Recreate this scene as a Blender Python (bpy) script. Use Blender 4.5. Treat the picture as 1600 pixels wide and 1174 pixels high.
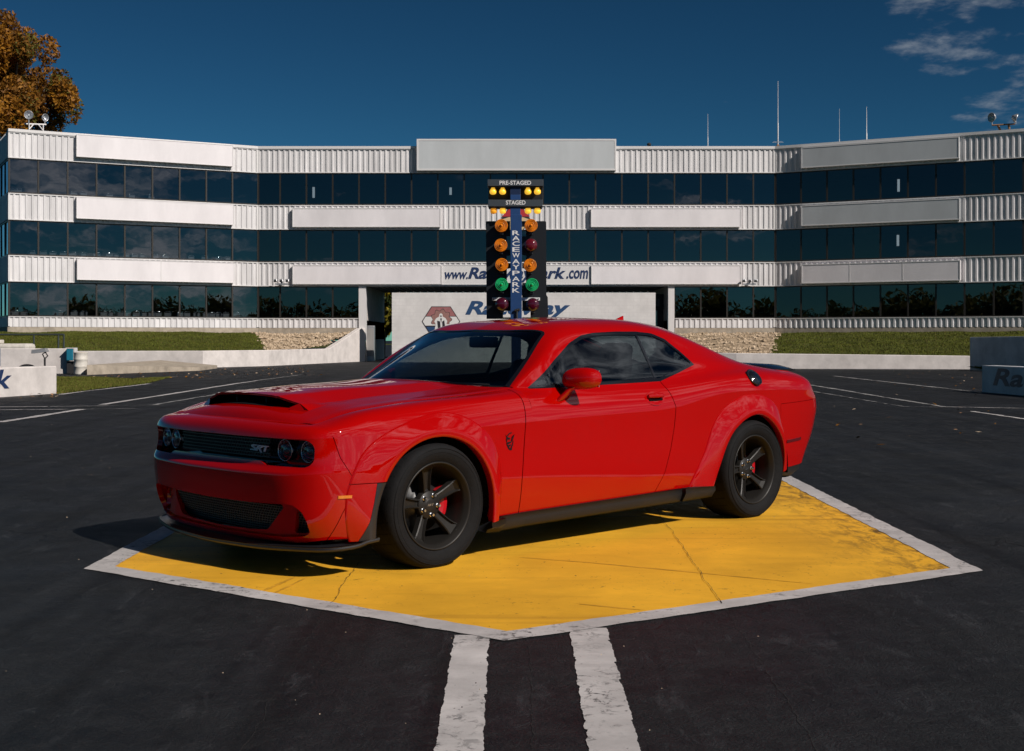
import bpy, bmesh, math, random
import numpy as np
from mathutils import Vector, Matrix
random.seed(7); RNG = np.random.default_rng(7)
PI = math.pi
for o in list(bpy.data.objects): bpy.data.objects.remove(o)
SC = bpy.context.scene
COL = SC.collection

# ------------------------------------------------------------------ camera
EYE = 1.272
cam = bpy.data.objects.new('camera', bpy.data.cameras.new('camera')); COL.objects.link(cam)
cam.location = (0, 0, EYE); cam.rotation_euler = (PI / 2, 0, 0)
cam.data.sensor_width = 36; cam.data.lens = 36 * 2036 / 1600; cam.data.shift_y = -56 / 1600
cam.data.clip_start = 0.05; cam.data.clip_end = 3000
SC.camera = cam
# ------------------------------------------------------------------ light
SUN_DIR = Vector((0.63, -0.55, 0.645)).normalized()         # towards the sun
sun = bpy.data.objects.new('sun', bpy.data.lights.new('sun', 'SUN')); COL.objects.link(sun)
sun.data.energy = 4.6; sun.data.angle = math.radians(0.5); sun.data.color = (1.0, 0.93, 0.86)
sun.rotation_euler = SUN_DIR.to_track_quat('Z', 'Y').to_euler()
# ------------------------------------------------------------------ world
world = bpy.data.worlds.new('World'); SC.world = world; world.use_nodes = True
def build_world():
    nt = world.node_tree; nt.nodes.clear(); N = nt.nodes.new; L = nt.links.new
    out = N('ShaderNodeOutputWorld'); bg = N('ShaderNodeBackground'); L(bg.outputs[0], out.inputs[0])
    sky = N('ShaderNodeTexSky'); sky.sky_type = 'NISHITA'; sky.sun_disc = False
    sky.sun_elevation = math.asin(SUN_DIR.z); sky.sun_rotation = math.atan2(SUN_DIR.x, SUN_DIR.y)
    sky.altitude = 3500; sky.air_density = 1.0; sky.dust_density = 0.0; sky.ozone_density = 4.0
    bg.inputs[1].default_value = 0.06
    tint = N('ShaderNodeMix'); tint.data_type = 'RGBA'; tint.blend_type = 'MULTIPLY'; tint.inputs[0].default_value = 1
    gm = N('ShaderNodeGamma'); gm.inputs[1].default_value = 1.5; L(sky.outputs[0], gm.inputs[0])      # deep polarised blue
    L(gm.outputs[0], tint.inputs[6]); tint.inputs[7].default_value = (0.115, 0.24, 0.21, 1)
    tc = N('ShaderNodeTexCoord'); nrm = N('ShaderNodeVectorMath'); nrm.operation = 'NORMALIZE'; L(tc.outputs['Generated'], nrm.inputs[0])
    sep = N('ShaderNodeSeparateXYZ'); L(nrm.outputs[0], sep.inputs[0])
    def math_(op, a, b=None, c=None, clamp=False):
        m = N('ShaderNodeMath'); m.operation = op; m.use_clamp = clamp
        for i, v in enumerate((a, b, c)):
            if v is None: continue
            if isinstance(v, (int, float)): m.inputs[i].default_value = v
            else: L(v, m.inputs[i])
        return m.outputs[0]
    # flat cloud layer: direction / height
    h = math_('MAXIMUM', sep.outputs[2], 0.02); h2 = math_('ADD', h, 0.22)
    cx = math_('DIVIDE', sep.outputs[0], h2); cy = math_('DIVIDE', sep.outputs[1], h2)
    cmb = N('ShaderNodeCombineXYZ'); L(cx, cmb.inputs[0]); L(cy, cmb.inputs[1])
    def noise(scale, detail, rough, off, dist=0.0):
        mp = N('ShaderNodeMapping'); mp.inputs['Location'].default_value = off; L(cmb.outputs[0], mp.inputs[0])
        n = N('ShaderNodeTexNoise'); n.inputs['Scale'].default_value = scale; n.inputs['Detail'].default_value = detail
        n.inputs['Roughness'].default_value = rough; n.inputs['Distortion'].default_value = dist; L(mp.outputs[0], n.inputs[0]); return n.outputs[0]
    fine = noise(3.2, 9, 0.60, (3.1, 0.7, 0), 0.15)
    tiny = noise(13.0, 7, 0.6, (0.3, 5.1, 0), 0.1)
    tex = math_('ADD', math_('MULTIPLY', fine, 0.7), math_('MULTIPLY', tiny, 0.3))
    # cloud banks: where in the sky the banks stand (directions)
    def bank(d, lo, hi):
        d = Vector(d).normalized(); dt = N('ShaderNodeVectorMath'); dt.operation = 'DOT_PRODUCT'; L(nrm.outputs[0], dt.inputs[0]); dt.inputs[1].default_value = d
        mr = N('ShaderNodeMapRange'); mr.interpolation_type = 'SMOOTHSTEP'; L(dt.outputs['Value'], mr.inputs[0]); mr.inputs[1].default_value = lo; mr.inputs[2].default_value = hi; return mr.outputs[0]
    b = math_('MULTIPLY', bank((0.375, 1, 0.265), 0.9905, 0.9994), 0.93)
    b = math_('MAXIMUM', b, math_('MULTIPLY', bank((0.42, 1, 0.165), 0.9955, 0.9996), 0.8))
    b = math_('MAXIMUM', b, math_('MULTIPLY', bank((0.155, 1, 0.185), 0.9996, 0.99998), 0.62))
    b = math_('MAXIMUM', b, math_('MULTIPLY', bank((1.0, -0.25, 0.45), 0.30, 0.85), 1.0))
    b = math_('MAXIMUM', b, math_('MULTIPLY', bank((0.0, -1, 0.40), 0.0, 0.85), 0.68))
    thr = math_('SUBTRACT', 0.80, math_('MULTIPLY', b, 0.36))
    mr = N('ShaderNodeMapRange'); mr.interpolation_type = 'SMOOTHSTEP'; L(math_('SUBTRACT', tex, thr), mr.inputs[0]); mr.inputs[1].default_value = 0.0; mr.inputs[2].default_value = 0.20
    mask = math_('MULTIPLY', mr.outputs[0], 0.75)
    up = N('ShaderNodeMapRange'); L(sep.outputs[2], up.inputs[0]); up.inputs[1].default_value = 0.0; up.inputs[2].default_value = 0.04
    mask = math_('MULTIPLY', mask, up.outputs[0])
    mix = N('ShaderNodeMix'); mix.data_type = 'RGBA'; L(mask, mix.inputs[0]); L(tint.outputs[2], mix.inputs[6]); mix.inputs[7].default_value = (6.3, 6.7, 7.2, 1)
    dt = N('ShaderNodeVectorMath'); dt.operation = 'DOT_PRODUCT'; L(nrm.outputs[0], dt.inputs[0]); dt.inputs[1].default_value = SUN_DIR     # clouds are brighter towards the sun
    dp = math_('MAXIMUM', dt.outputs['Value'], 0.0); gain = math_('MULTIPLY_ADD', math_('MULTIPLY', dp, dp), 2.8, 1.0)
    cc = N('ShaderNodeVectorMath'); cc.operation = 'SCALE'; cc.inputs[0].default_value = (6.3, 6.7, 7.2); L(gain, cc.inputs['Scale']); L(cc.outputs[0], mix.inputs[7])
    L(mix.outputs[2], bg.inputs[0])
build_world()
vs = SC.view_settings; vs.view_transform = 'Standard'; vs.look = 'None'; vs.gamma = 1; vs.use_curve_mapping = False; vs.exposure = 0.0
SC.cycles.max_bounces = 8; SC.cycles.transparent_max_bounces = 12; SC.cycles.caustics_reflective = False; SC.cycles.caustics_refractive = False
SC.cycles.sample_clamp_indirect = 6; SC.cycles.use_denoising = True

# ------------------------------------------------------------------ helpers
def tag(o, label=None, cat=None, group=None, kind=None):
    for k, v in (('label', label), ('category', cat), ('group', group), ('kind', kind)):
        if v: o[k] = v
    return o
def empty(name, loc=(0, 0, 0), rz=0.0, label=None, cat=None, group=None):
    o = bpy.data.objects.new(name, None); COL.objects.link(o); o.location = loc; o.rotation_euler = (0, 0, rz)
    o.empty_display_size = 0.1
    return tag(o, label, cat, group)
def link(name, me, parent=None, label=None):
    o = bpy.data.objects.new(name, me); COL.objects.link(o); o.parent = parent
    if label: o['label'] = label
    return o
def mesh(name, V, F, mat, parent=None, smooth=False, label=None, mats=None, mi=None):
    me = bpy.data.meshes.new(name)
    me.from_pydata([tuple(map(float, v[:3])) for v in V], [], [tuple(int(i) for i in f) for f in F]); 
    for m in (mats or [mat]): me.materials.append(m)
    if mi is not None: me.polygons.foreach_set('material_index', mi)
    if smooth: me.polygons.foreach_set('use_smooth', [True] * len(me.polygons))
    me.update()
    return link(name, me, parent, label)
class MB:
    """collects shapes into one mesh"""
    def __init__(s): s.V = []; s.F = []; s.M = []; s.S = []
    def add(s, V, F, m=0, smooth=False):
        b = len(s.V); s.V += [tuple(v) for v in V]; s.F += [tuple(b + i for i in f) for f in F]; s.M += [m] * len(F); s.S += [smooth] * len(F); return s
    def box(s, c, d, m=0, rz=0.0, rx=0.0, ry=0.0, bev=0.0):
        x, y, z = (d[0] / 2, d[1] / 2, d[2] / 2)
        R = Matrix.Rotation(rz, 3, 'Z') @ Matrix.Rotation(ry, 3, 'Y') @ Matrix.Rotation(rx, 3, 'X')
        if bev <= 0:
            P = [(a * x, b * y, e * z) for e in (-1, 1) for b in (-1, 1) for a in (-1, 1)]
            F = [(0, 2, 3, 1), (4, 5, 7, 6), (0, 1, 5, 4), (2, 6, 7, 3), (0, 4, 6, 2), (1, 3, 7, 5)]
        else:
            bm = bmesh.new(); bmesh.ops.create_cube(bm, size=2)
            for v in bm.verts: v.co = Vector((v.co.x * x, v.co.y * y, v.co.z * z))
            bmesh.ops.bevel(bm, geom=bm.edges[:], offset=bev, segments=2, affect='EDGES', profile=0.5)
            bm.verts.index_update(); P = [v.co[:] for v in bm.verts]; F = [[v.index for v in f.verts] for f in bm.faces]; bm.free()
        return s.add([Vector(c) + R @ Vector(p) for p in P], F, m)
    def tube(s, pts, r, n=8, m=0, cap=True, smooth=True):
        pts = [Vector(p) for p in pts]; rs = r if isinstance(r, (list, tuple)) else [r] * len(pts)
        V = []; F = []; up = None
        for i, p in enumerate(pts):
            t = (pts[min(i + 1, len(pts) - 1)] - pts[max(i - 1, 0)]).normalized()
            if up is None: up = Vector((0, 0, 1)) if abs(t.z) < .9 else Vector((1, 0, 0))
            a = t.cross(up).normalized(); b = a.cross(t).normalized(); up = b
            for k in range(n):
                q = 2 * PI * k / n; V.append(p + (a * math.cos(q) + b * math.sin(q)) * rs[i])
        for i in range(len(pts) - 1):
            for k in range(n): F.append((i * n + k, i * n + (k + 1) % n, (i + 1) * n + (k + 1) % n, (i + 1) * n + k))
        s.add(V, F, m, smooth)
        if cap: s.add(V[:n], [tuple(range(n))[::-1]], m); s.add(V[-n:], [tuple(range(n))], m)
        return s
    def lathe(s, prof, n=32, M=Matrix(), m=0, smooth=True, closed=False):
        """prof: list of (r, h) round local z; M places it"""
        V = []; F = []; k = len(prof)
        for j in range(n):
            q = 2 * PI * j / n; c, sn = math.cos(q), math.sin(q)
            V += [M @ Vector((r * c, r * sn, h)) for r, h in prof]
        for j in range(n):
            for i in range(k - (0 if closed else 1)):
                i2 = (i + 1) % k; j2 = (j + 1) % n
                F.append((j * k + i, j2 * k + i, j2 * k + i2, j * k + i2))
        return s.add(V, F, m, smooth)
    def prism(s, poly, h, M=Matrix(), m=0):
        """poly in local xy, extruded 0..h along local z"""
        n = len(poly); V = [M @ Vector((x, y, 0)) for x, y in poly] + [M @ Vector((x, y, h)) for x, y in poly]
        F = [tuple(range(n))[::-1], tuple(range(n, 2 * n))] + [(i, (i + 1) % n, n + (i + 1) % n, n + i) for i in range(n)]
        return s.add(V, F, m)
    def build(s, name, mat, parent=None, label=None):
        mats = mat if isinstance(mat, list) else [mat]
        o = mesh(name, s.V, s.F, None, parent, False, label, mats, s.M)
        o.data.polygons.foreach_set('use_smooth', s.S)
        return o
def rot_to(axis):   # matrix turning local z to axis
    return Vector(axis).to_track_quat('Z', 'Y').to_matrix().to_4x4()
def text_mesh(name, body, size, mat, parent, M, extrude=0.004, shear=0.0, bold=0.0, sx=1.0, align='CENTER', space=1.0, fit=None):
    cu = bpy.data.curves.new('tmp_text', 'FONT'); cu.body = body; cu.size = size; cu.shear = shear; cu.offset = bold; cu.extrude = extrude
    cu.align_x = align; cu.align_y = 'CENTER'; cu.space_character = space; cu.resolution_u = 4
    o = bpy.data.objects.new('tmp_text', cu); COL.objects.link(o)
    dg = bpy.context.evaluated_depsgraph_get(); dg.update()
    me = bpy.data.meshes.new_from_object(o.evaluated_get(dg)); me.name = name
    bpy.data.objects.remove(o); bpy.data.curves.remove(cu)
    me.transform(Matrix.Diagonal((sx, 1, 1, 1)))
    if fit:   # stretch to the measured width and height, centred
        xs = [v.co.x for v in me.vertices]; ys = [v.co.y for v in me.vertices]
        fx = fit[0] / (max(xs) - min(xs)); fy = fit[1] / (max(ys) - min(ys)); cx_ = (max(xs) + min(xs)) / 2; cy_ = (max(ys) + min(ys)) / 2
        me.transform(Matrix.Diagonal((fx, fy, 1, 1)) @ Matrix.Translation((-cx_, -cy_, 0)))
    me.transform(M); me.materials.clear(); me.materials.append(mat)
    return link(name, me, parent)
def copy_tree(o, parent=None):
    c = o.copy(); COL.objects.link(c); c.parent = parent
    for ch in list(o.children): copy_tree(ch, c)
    return c

# ------------------------------------------------------------------ materials
def new_mat(name):
    m = bpy.data.materials.new(name); m.use_nodes = True; nt = m.node_tree; nt.nodes.clear()
    out = nt.nodes.new('ShaderNodeOutputMaterial'); b = nt.nodes.new('ShaderNodeBsdfPrincipled'); nt.links.new(b.outputs[0], out.inputs[0])
    return m, nt, b, out
def simple(name, col, rough=0.5, metal=0.0, spec=0.5, coat=0.0, var=0.0, vscale=6.0, bump=0.0, bscale=40.0, emit=None, estr=0.0, coat_rough=0.03, stretch=(1, 1, 1)):
    m, nt, b, out = new_mat(name)
    b.inputs['Base Color'].default_value = (*col, 1); b.inputs['Roughness'].default_value = rough; b.inputs['Metallic'].default_value = metal
    b.inputs['Specular IOR Level'].default_value = spec; b.inputs['Coat Weight'].default_value = coat; b.inputs['Coat Roughness'].default_value = coat_rough
    if emit: b.inputs['Emission Color'].default_value = (*emit, 1); b.inputs['Emission Strength'].default_value = estr
    tc = nt.nodes.new('ShaderNodeTexCoord'); mp = nt.nodes.new('ShaderNodeMapping'); mp.inputs['Scale'].default_value = stretch; nt.links.new(tc.outputs['Object'], mp.inputs[0])
    if var:
        n = nt.nodes.new('ShaderNodeTexNoise'); n.inputs['Scale'].default_value = vscale; n.inputs['Detail'].default_value = 8; n.inputs['Roughness'].default_value = .65; nt.links.new(mp.outputs[0], n.inputs[0])
        r = nt.nodes.new('ShaderNodeValToRGB'); r.color_ramp.elements[0].position = .3; r.color_ramp.elements[1].position = .7
        r.color_ramp.elements[0].color = (*[c * (1 - var) for c in col], 1); r.color_ramp.elements[1].color = (*[min(1, c * (1 + var * .5)) for c in col], 1)
        nt.links.new(n.outputs[0], r.inputs[0]); nt.links.new(r.outputs[0], b.inputs['Base Color'])
    if bump:
        n2 = nt.nodes.new('ShaderNodeTexNoise'); n2.inputs['Scale'].default_value = bscale; n2.inputs['Detail'].default_value = 5; nt.links.new(mp.outputs[0], n2.inputs[0])
        bp = nt.nodes.new('ShaderNodeBump'); bp.inputs['Strength'].default_value = bump; bp.inputs['Distance'].default_value = .01
        nt.links.new(n2.outputs[0], bp.inputs['Height']); nt.links.new(bp.outputs[0], b.inputs['Normal'])
    return m
def glass_mat(name, tint, refl=1.0, ior=1.5, rough=0.0, bump=0.0, bscale=1.0, gtint=(1, 1, 1)):
    """thin tinted pane: Fresnel mirror over a tinted see-through"""
    m = bpy.data.materials.new(name); m.use_nodes = True; nt = m.node_tree; nt.nodes.clear(); N = nt.nodes.new; L = nt.links.new
    out = N('ShaderNodeOutputMaterial'); mix = N('ShaderNodeMixShader'); tr = N('ShaderNodeBsdfTransparent'); gl = N('ShaderNodeBsdfGlossy'); fr = N('ShaderNodeFresnel')
    tr.inputs[0].default_value = (*tint, 1); gl.inputs['Roughness'].default_value = rough; gl.inputs['Color'].default_value = (*gtint, 1); fr.inputs['IOR'].default_value = ior
    geo = N('ShaderNodeNewGeometry'); mi = N('ShaderNodeMix'); L(geo.outputs['Backfacing'], mi.inputs[0]); mi.inputs[2].default_value = ior; mi.inputs[3].default_value = 1 / ior; L(mi.outputs[0], fr.inputs['IOR']); fl = N('ShaderNodeMath'); fl.operation = 'MULTIPLY'; fl.inputs[1].default_value = refl; fl.use_clamp = True
    L(fr.outputs[0], fl.inputs[0]); L(fl.outputs[0], mix.inputs[0]); L(tr.outputs[0], mix.inputs[1]); L(gl.outputs[0], mix.inputs[2]); L(mix.outputs[0], out.inputs[0])
    if bump:
        tc = N('ShaderNodeTexCoord'); n2 = N('ShaderNodeTexNoise'); n2.inputs['Scale'].default_value = bscale; n2.inputs['Detail'].default_value = 2; L(tc.outputs['Object'], n2.inputs[0])
        bp = N('ShaderNodeBump'); bp.inputs['Strength'].default_value = bump; bp.inputs['Distance'].default_value = .05; L(n2.outputs[0], bp.inputs['Height']); L(bp.outputs[0], gl.inputs['Normal']); L(bp.outputs[0], fr.inputs['Normal'])
    return m
M = {}
# ================================================================== THE CAR
M['paint'] = simple('red_paint', (0.345, 0.0011, 0.0003), rough=0.6, spec=0.0, coat=1.0, coat_rough=0.012); M['paint'].node_tree.nodes['Principled BSDF'].inputs['Coat IOR'].default_value = 1.54
M['black_plastic'] = simple('black_plastic', (0.013, 0.013, 0.0145), rough=0.55, spec=.3, bump=0.05, bscale=500)
M['gloss_black'] = simple('gloss_black', (0.008, 0.008, 0.010), rough=0.12, coat=0.6)
M['void'] = simple('dark_lining', (0.004, 0.004, 0.004), rough=0.9, spec=0.1)
M['rubber'] = simple('tyre_rubber', (0.0072, 0.0072, 0.0078), rough=0.8, spec=.18, bump=0.25, bscale=60, var=.3, vscale=14)
M['rim'] = simple('bronze_black_alloy', (0.016, 0.0145, 0.013), rough=0.46, metal=0.15, spec=.3)
M['chrome'] = simple('chrome', (0.75, 0.75, 0.76), rough=0.12, metal=1.0)
M['dark_chrome'] = simple('dark_chrome', (0.48, 0.48, 0.50), rough=0.18, metal=1.0)
M['lamp_bowl'] = simple('lamp_reflector', (0.80, 0.85, 0.95), rough=0.12, metal=1.0)
M['caliper'] = simple('caliper_red', (0.45, 0.006, 0.012), rough=0.35, coat=.5)
M['steel'] = simple('brake_steel', (0.10, 0.10, 0.10), rough=0.4, metal=0.9)
M['splitter'] = simple('satin_splitter', (0.014, 0.0135, 0.016), rough=0.34, coat=.2, coat_rough=.2)
M['ws_glass'] = glass_mat('windscreen_glass', (0.46, 0.52, 0.52), 1.5)
M['side_glass'] = glass_mat('side_window_glass', (0.31, 0.36, 0.37), 1.8)
M['lens'] = glass_mat('headlamp_lens', (0.9, 0.92, 0.95), 1.0)
M['amber'] = simple('amber_lens', (0.62, 0.19, 0.02), rough=0.2, coat=.6, bump=.5, bscale=90, stretch=(1, 1, .1))
M['dark_red_lens'] = simple('dark_red_lens', (0.10, 0.004, 0.006), rough=0.15, coat=.8)
M['leather'] = simple('black_leather', (0.018, 0.018, 0.02), rough=0.55, bump=.1, bscale=90)
M['mirror'] = simple('mirror_glass', (0.8, 0.8, 0.8), rough=0.02, metal=1.0)
M['badge_white'] = simple('badge_satin', (0.9, 0.9, 0.9), rough=0.4)

CAR_RZ = math.atan2(-math.sin(math.radians(43.7)), -math.cos(math.radians(43.7)))
car = empty('car', (-1.067, 7.978, 0), CAR_RZ, 'red two-door wide-body muscle car with black wheels parked on the yellow pad', 'car')

# ---- splines
def nspline(u, P, uq):
    """natural cubic spline through P(u)"""
    u = np.asarray(u, float); P = np.asarray(P, float); n = len(u); hh = np.diff(u)
    A = np.zeros((n, n)); B = np.zeros((n, P.shape[1])); A[0, 0] = A[-1, -1] = 1
    for i in range(1, n - 1):
        A[i, i - 1] = hh[i - 1]; A[i, i] = 2 * (hh[i - 1] + hh[i]); A[i, i + 1] = hh[i]
        B[i] = 6 * ((P[i + 1] - P[i]) / hh[i] - (P[i] - P[i - 1]) / hh[i - 1])
    m = np.linalg.solve(A, B); k = np.clip(np.searchsorted(u, uq, side='right') - 1, 0, n - 2)
    t = np.asarray(uq) ; h_ = hh[k][:, None]; a = (u[k + 1] - t)[:, None]; b = (t - u[k])[:, None]
    return m[k] * a ** 3 / (6 * h_) + m[k + 1] * b ** 3 / (6 * h_) + (P[k] / h_ - m[k] * h_ / 6) * a + (P[k + 1] / h_ - m[k + 1] * h_ / 6) * b
def pchip(u, P, uq):
    """shape-preserving cubic, P (n,...) along axis 0"""
    u = np.asarray(u, float); P = np.asarray(P, float); sh = P.shape[1:]; P = P.reshape(len(u), -1)
    h_ = np.diff(u)[:, None]; d = np.diff(P, axis=0) / h_; m = np.zeros_like(P)
    w1 = 2 * h_[1:] + h_[:-1]; w2 = h_[1:] + 2 * h_[:-1]
    with np.errstate(divide='ignore', invalid='ignore'):
        hm = (w1 + w2) / (w1 / d[:-1] + w2 / d[1:])
    m[1:-1] = np.where(d[:-1] * d[1:] > 0, hm, 0); m[0] = d[0]; m[-1] = d[-1]
    k = np.clip(np.searchsorted(u, uq, side='right') - 1, 0, len(u) - 2); t = ((np.asarray(uq) - u[k]) / np.diff(u)[k])[:, None]; hk = h_[k]
    r = (2 * t**3 - 3 * t**2 + 1) * P[k] + (t**3 - 2 * t**2 + t) * hk * m[k] + (-2 * t**3 + 3 * t**2) * P[k + 1] + (t**3 - t**2) * hk * m[k + 1]
    return r.reshape((-1,) + sh)
def lerp_pts(x, tab): return np.interp(x, [a for a, _ in tab], [b for _, b in tab])

# ---- feature lines (half body; x forward from the front axle, y out, z up)
NS = 26
crease = [(.865,0,.745),(.860,.3,.745),(.842,.55,.746),(.800,.75,.748),(.762,.825,.751),(.660,.885,.755),(.48,.925,.760),(.25,.945,.764),(0,.952,.767),(-.4,.953,.772),(-.74,.953,.781),(-1.02,.953,.788),(-1.28,.953,.794),(-1.6,.953,.800),(-2.0,.952,.811),(-2.18,.951,.830),(-2.38,.951,.866),(-2.65,.953,.901),(-2.95,.956,.909),(-3.2,.952,.908),(-3.45,.938,.902),(-3.7,.905,.891),(-3.905,.82,.886),(-4.0,.66,.885),(-4.035,.35,.887),(-4.045,0,.888)]
k4 = [(.857,0,.775),(.851,.3,.775),(.832,.55,.776),(.787,.75,.778),(.748,.822,.780),(.652,.876,.790),(.476,.913,.806),(.248,.931,.818),(0,.938,.826),(-.4,.941,.837),(-.74,.943,.848),(-1.02,.943,.853),(-1.28,.943,.857),(-1.6,.943,.861),(-2.0,.943,.872),(-2.18,.942,.889),(-2.38,.942,.917),(-2.65,.943,.949),(-2.95,.941,.968),(-3.2,.935,.970),(-3.45,.922,.962),(-3.7,.890,.948),(-3.885,.807,.940),(-3.978,.65,.940),(-4.012,.345,.942),(-4.022,0,.943)]
k5 = [(.832,0,.809),(.824,.3,.808),(.802,.55,.806),(.757,.748,.805),(.722,.795,.806),(.643,.835,.816),(.472,.866,.856),(.246,.882,.882),(0,.889,.897),(-.4,.897,.914),(-.74,.906,.923),(-1.02,.908,.929),(-1.28,.909,.931),(-1.6,.909,.933),(-2.0,.910,.940),(-2.18,.911,.952),(-2.38,.912,.972),(-2.65,.911,1.000),(-2.95,.900,1.022),(-3.2,.888,1.024),(-3.45,.870,1.013),(-3.7,.838,.996),(-3.84,.772,.988),(-3.935,.635,.988),(-3.97,.34,.990),(-3.98,0,.991)]
k6 = [(.775,0,.832),(.763,.3,.830),(.736,.55,.826),(.705,.735,.818),(.690,.738,.822),(.628,.741,.836),(.475,.744,.873),(.245,.747,.904),(0,.750,.924),(-.4,.757,.947),(-.735,.785,.977)]
k6r = [(-3.45,.785,1.046),(-3.68,.765,1.030),(-3.775,.70,1.022),(-3.87,.60,1.020),(-3.905,.33,1.022),(-3.915,0,1.023)]
# lower side rows: bottom, .22, .43, bumper edge, shelf, .87, crease
fx = {0: (0.82, 0.881, 0.898, 0.905, 0.868, 0.862), 1: (0.813, 0.874, 0.891, 0.898, 0.862, 0.856), 2: (0.789, 0.85, 0.867, 0.874, 0.842, 0.837), 3: (0.741, 0.802, 0.819, 0.826, 0.8, 0.795), 4: (0.697, 0.751, 0.768, 0.775, 0.764, 0.76), 5: (0.59, 0.644, 0.661, 0.668, 0.667, 0.664)}
fy = {4: (.818,.824,.828,.832,.829,.826), 5: (.880,.889,.896,.900,.895,.889)}
sy = {6: (.915,.928,.937,.941,.938,.932), 7: (.912,.930,.939,.943,.943,.944), 8: (.912,.931,.941,.946,.947,.950)}
sideY = (.914,.931,.939,.9435,.945,.9485)
qy = {17: (.912,.930,.939,.943,.945,.949), 18: (.910,.931,.942,.947,.949,.952), 19: (.912,.934,.946,.952,.953,.953), 20: (.893,.918,.932,.939,.940,.940), 21: (.858,.884,.899,.907,.908,.908)}
tail_x = {22: (-3.745,-3.84,-3.905,-3.95,-3.955,-3.948), 23: (-3.86,-3.95,-4.01,-4.05,-4.055,-4.048), 24: (-3.90,-3.99,-4.05,-4.09,-4.092,-4.085), 25: (-3.91,-4.0,-4.06,-4.10,-4.102,-4.095)}
tail_y = {22: (.795,.812,.820,.824,.824,.823), 23: (.64,.655,.66,.665,.665,.663), 24: (.34,.345,.35,.35,.35,.35), 25: (0,) * 6}
zbot = [.175,.176,.182,.196,.208,.212,.216,.222,.228,.234,.238,.243,.248,.253,.261,.265,.270,.275,.288,.305,.32,.335,.35,.35,.35,.35]
fr = (0, .22, .43, .675, .745, .87)
low = [[None] * NS for _ in range(7)]
for s in range(NS):
    cx_, cy_, cz = crease[s]
    for j in range(6):
        z = zbot[s] + (cz - zbot[s]) * fr[j]
        x, y = cx_, cy_
        if s in fx: x = fx[s][j]
        if s in fy: y = fy[s][j]
        elif s in sy: y = sy[s][j]
        elif s in qy: y = qy[s][j]
        elif s in tail_x: x = tail_x[s][j]; y = tail_y[s][j]
        elif s >= 9: y = sideY[j]
        low[j][s] = (x, y, z)
    low[6][s] = crease[s]
# greenhouse rows g0 (belt) .. g6 (centre) at stations 10..20
G = {
10: [(-.735,.785,.977),(-.737,.782,.979),(-.738,.779,.981),(-.738,.774,.983),(-.735,.755,.986),(-.49,.38,.998),(-.42,0,1.002)],
11: [(-1.00,.866,.978),(-1.0,.832,1.04),(-1.0,.797,1.10),(-1.008,.752,1.160),(-1.003,.672,1.178),(-.86,.36,1.197),(-.795,0,1.203)],
12: [(-1.28,.867,.980),(-1.28,.802,1.09),(-1.28,.73,1.215),(-1.275,.660,1.305),(-1.255,.585,1.337),(-1.20,.33,1.350),(-1.18,0,1.354)],
13: [(-1.6,.866,.982),(-1.6,.797,1.095),(-1.6,.718,1.23),(-1.6,.640,1.342),(-1.6,.555,1.383),(-1.6,.32,1.412),(-1.6,0,1.422)],
14: [(-2.0,.862,.988),(-2.0,.793,1.10),(-2.0,.714,1.235),(-2.0,.636,1.345),(-2.0,.55,1.388),(-2.0,.32,1.420),(-2.0,0,1.432)],
15: [(-2.18,.855,1.000),(-2.18,.790,1.105),(-2.18,.712,1.23),(-2.18,.637,1.335),(-2.18,.547,1.380),(-2.18,.315,1.416),(-2.18,0,1.430)],
16: [(-2.38,.846,1.020),(-2.38,.785,1.11),(-2.38,.71,1.213),(-2.38,.640,1.308),(-2.38,.543,1.357),(-2.38,.31,1.404),(-2.38,0,1.420)],
17: [(-2.65,.833,1.047),(-2.65,.775,1.113),(-2.65,.705,1.183),(-2.65,.637,1.252),(-2.65,.535,1.302),(-2.65,.31,1.370),(-2.65,0,1.392)],
18: [(-2.95,.822,1.060),(-2.95,.765,1.096),(-2.95,.695,1.138),(-2.95,.625,1.180),(-2.95,.53,1.212),(-2.95,.31,1.278),(-2.95,0,1.302)],
19: [(-3.2,.806,1.060),(-3.2,.748,1.080),(-3.2,.685,1.097),(-3.2,.615,1.114),(-3.2,.525,1.130),(-3.2,.31,1.172),(-3.2,0,1.188)],
20: [(-3.45,.785,1.046),(-3.45,.73,1.056),(-3.45,.665,1.063),(-3.45,.60,1.067),(-3.45,.52,1.069),(-3.45,.31,1.073),(-3.45,0,1.075)],
}
U = np.concatenate([[0], np.cumsum(np.linalg.norm(np.diff(np.array(crease), axis=0), axis=1))])
def mirror_ext(line, s0, s1):
    """knots and points with mirrored neighbours where the line meets the centre plane"""
    u = list(U[s0:s1 + 1]); P = [list(p) for p in line]
    if s0 == 0: u = [-U[2], -U[1]] + u; P = [[P[2][0], -P[2][1], P[2][2]], [P[1][0], -P[1][1], P[1][2]]] + P
    if s1 == NS - 1: e = u[-1]; u = u + [2 * e - u[-2], 2 * e - u[-3]]; P = P + [[P[-2][0], -P[-2][1], P[-2][2]], [P[-3][0], -P[-3][1], P[-3][2]]]
    return u, P
def sample_u(s0, s1, step=.022):
    r = []
    for s in range(s0, s1):
        n = max(2, int(math.ceil((U[s + 1] - U[s]) / step))); r += [U[s] + (U[s + 1] - U[s]) * i / n for i in range(n)]
    return np.array(r + [U[s1]])
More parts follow.
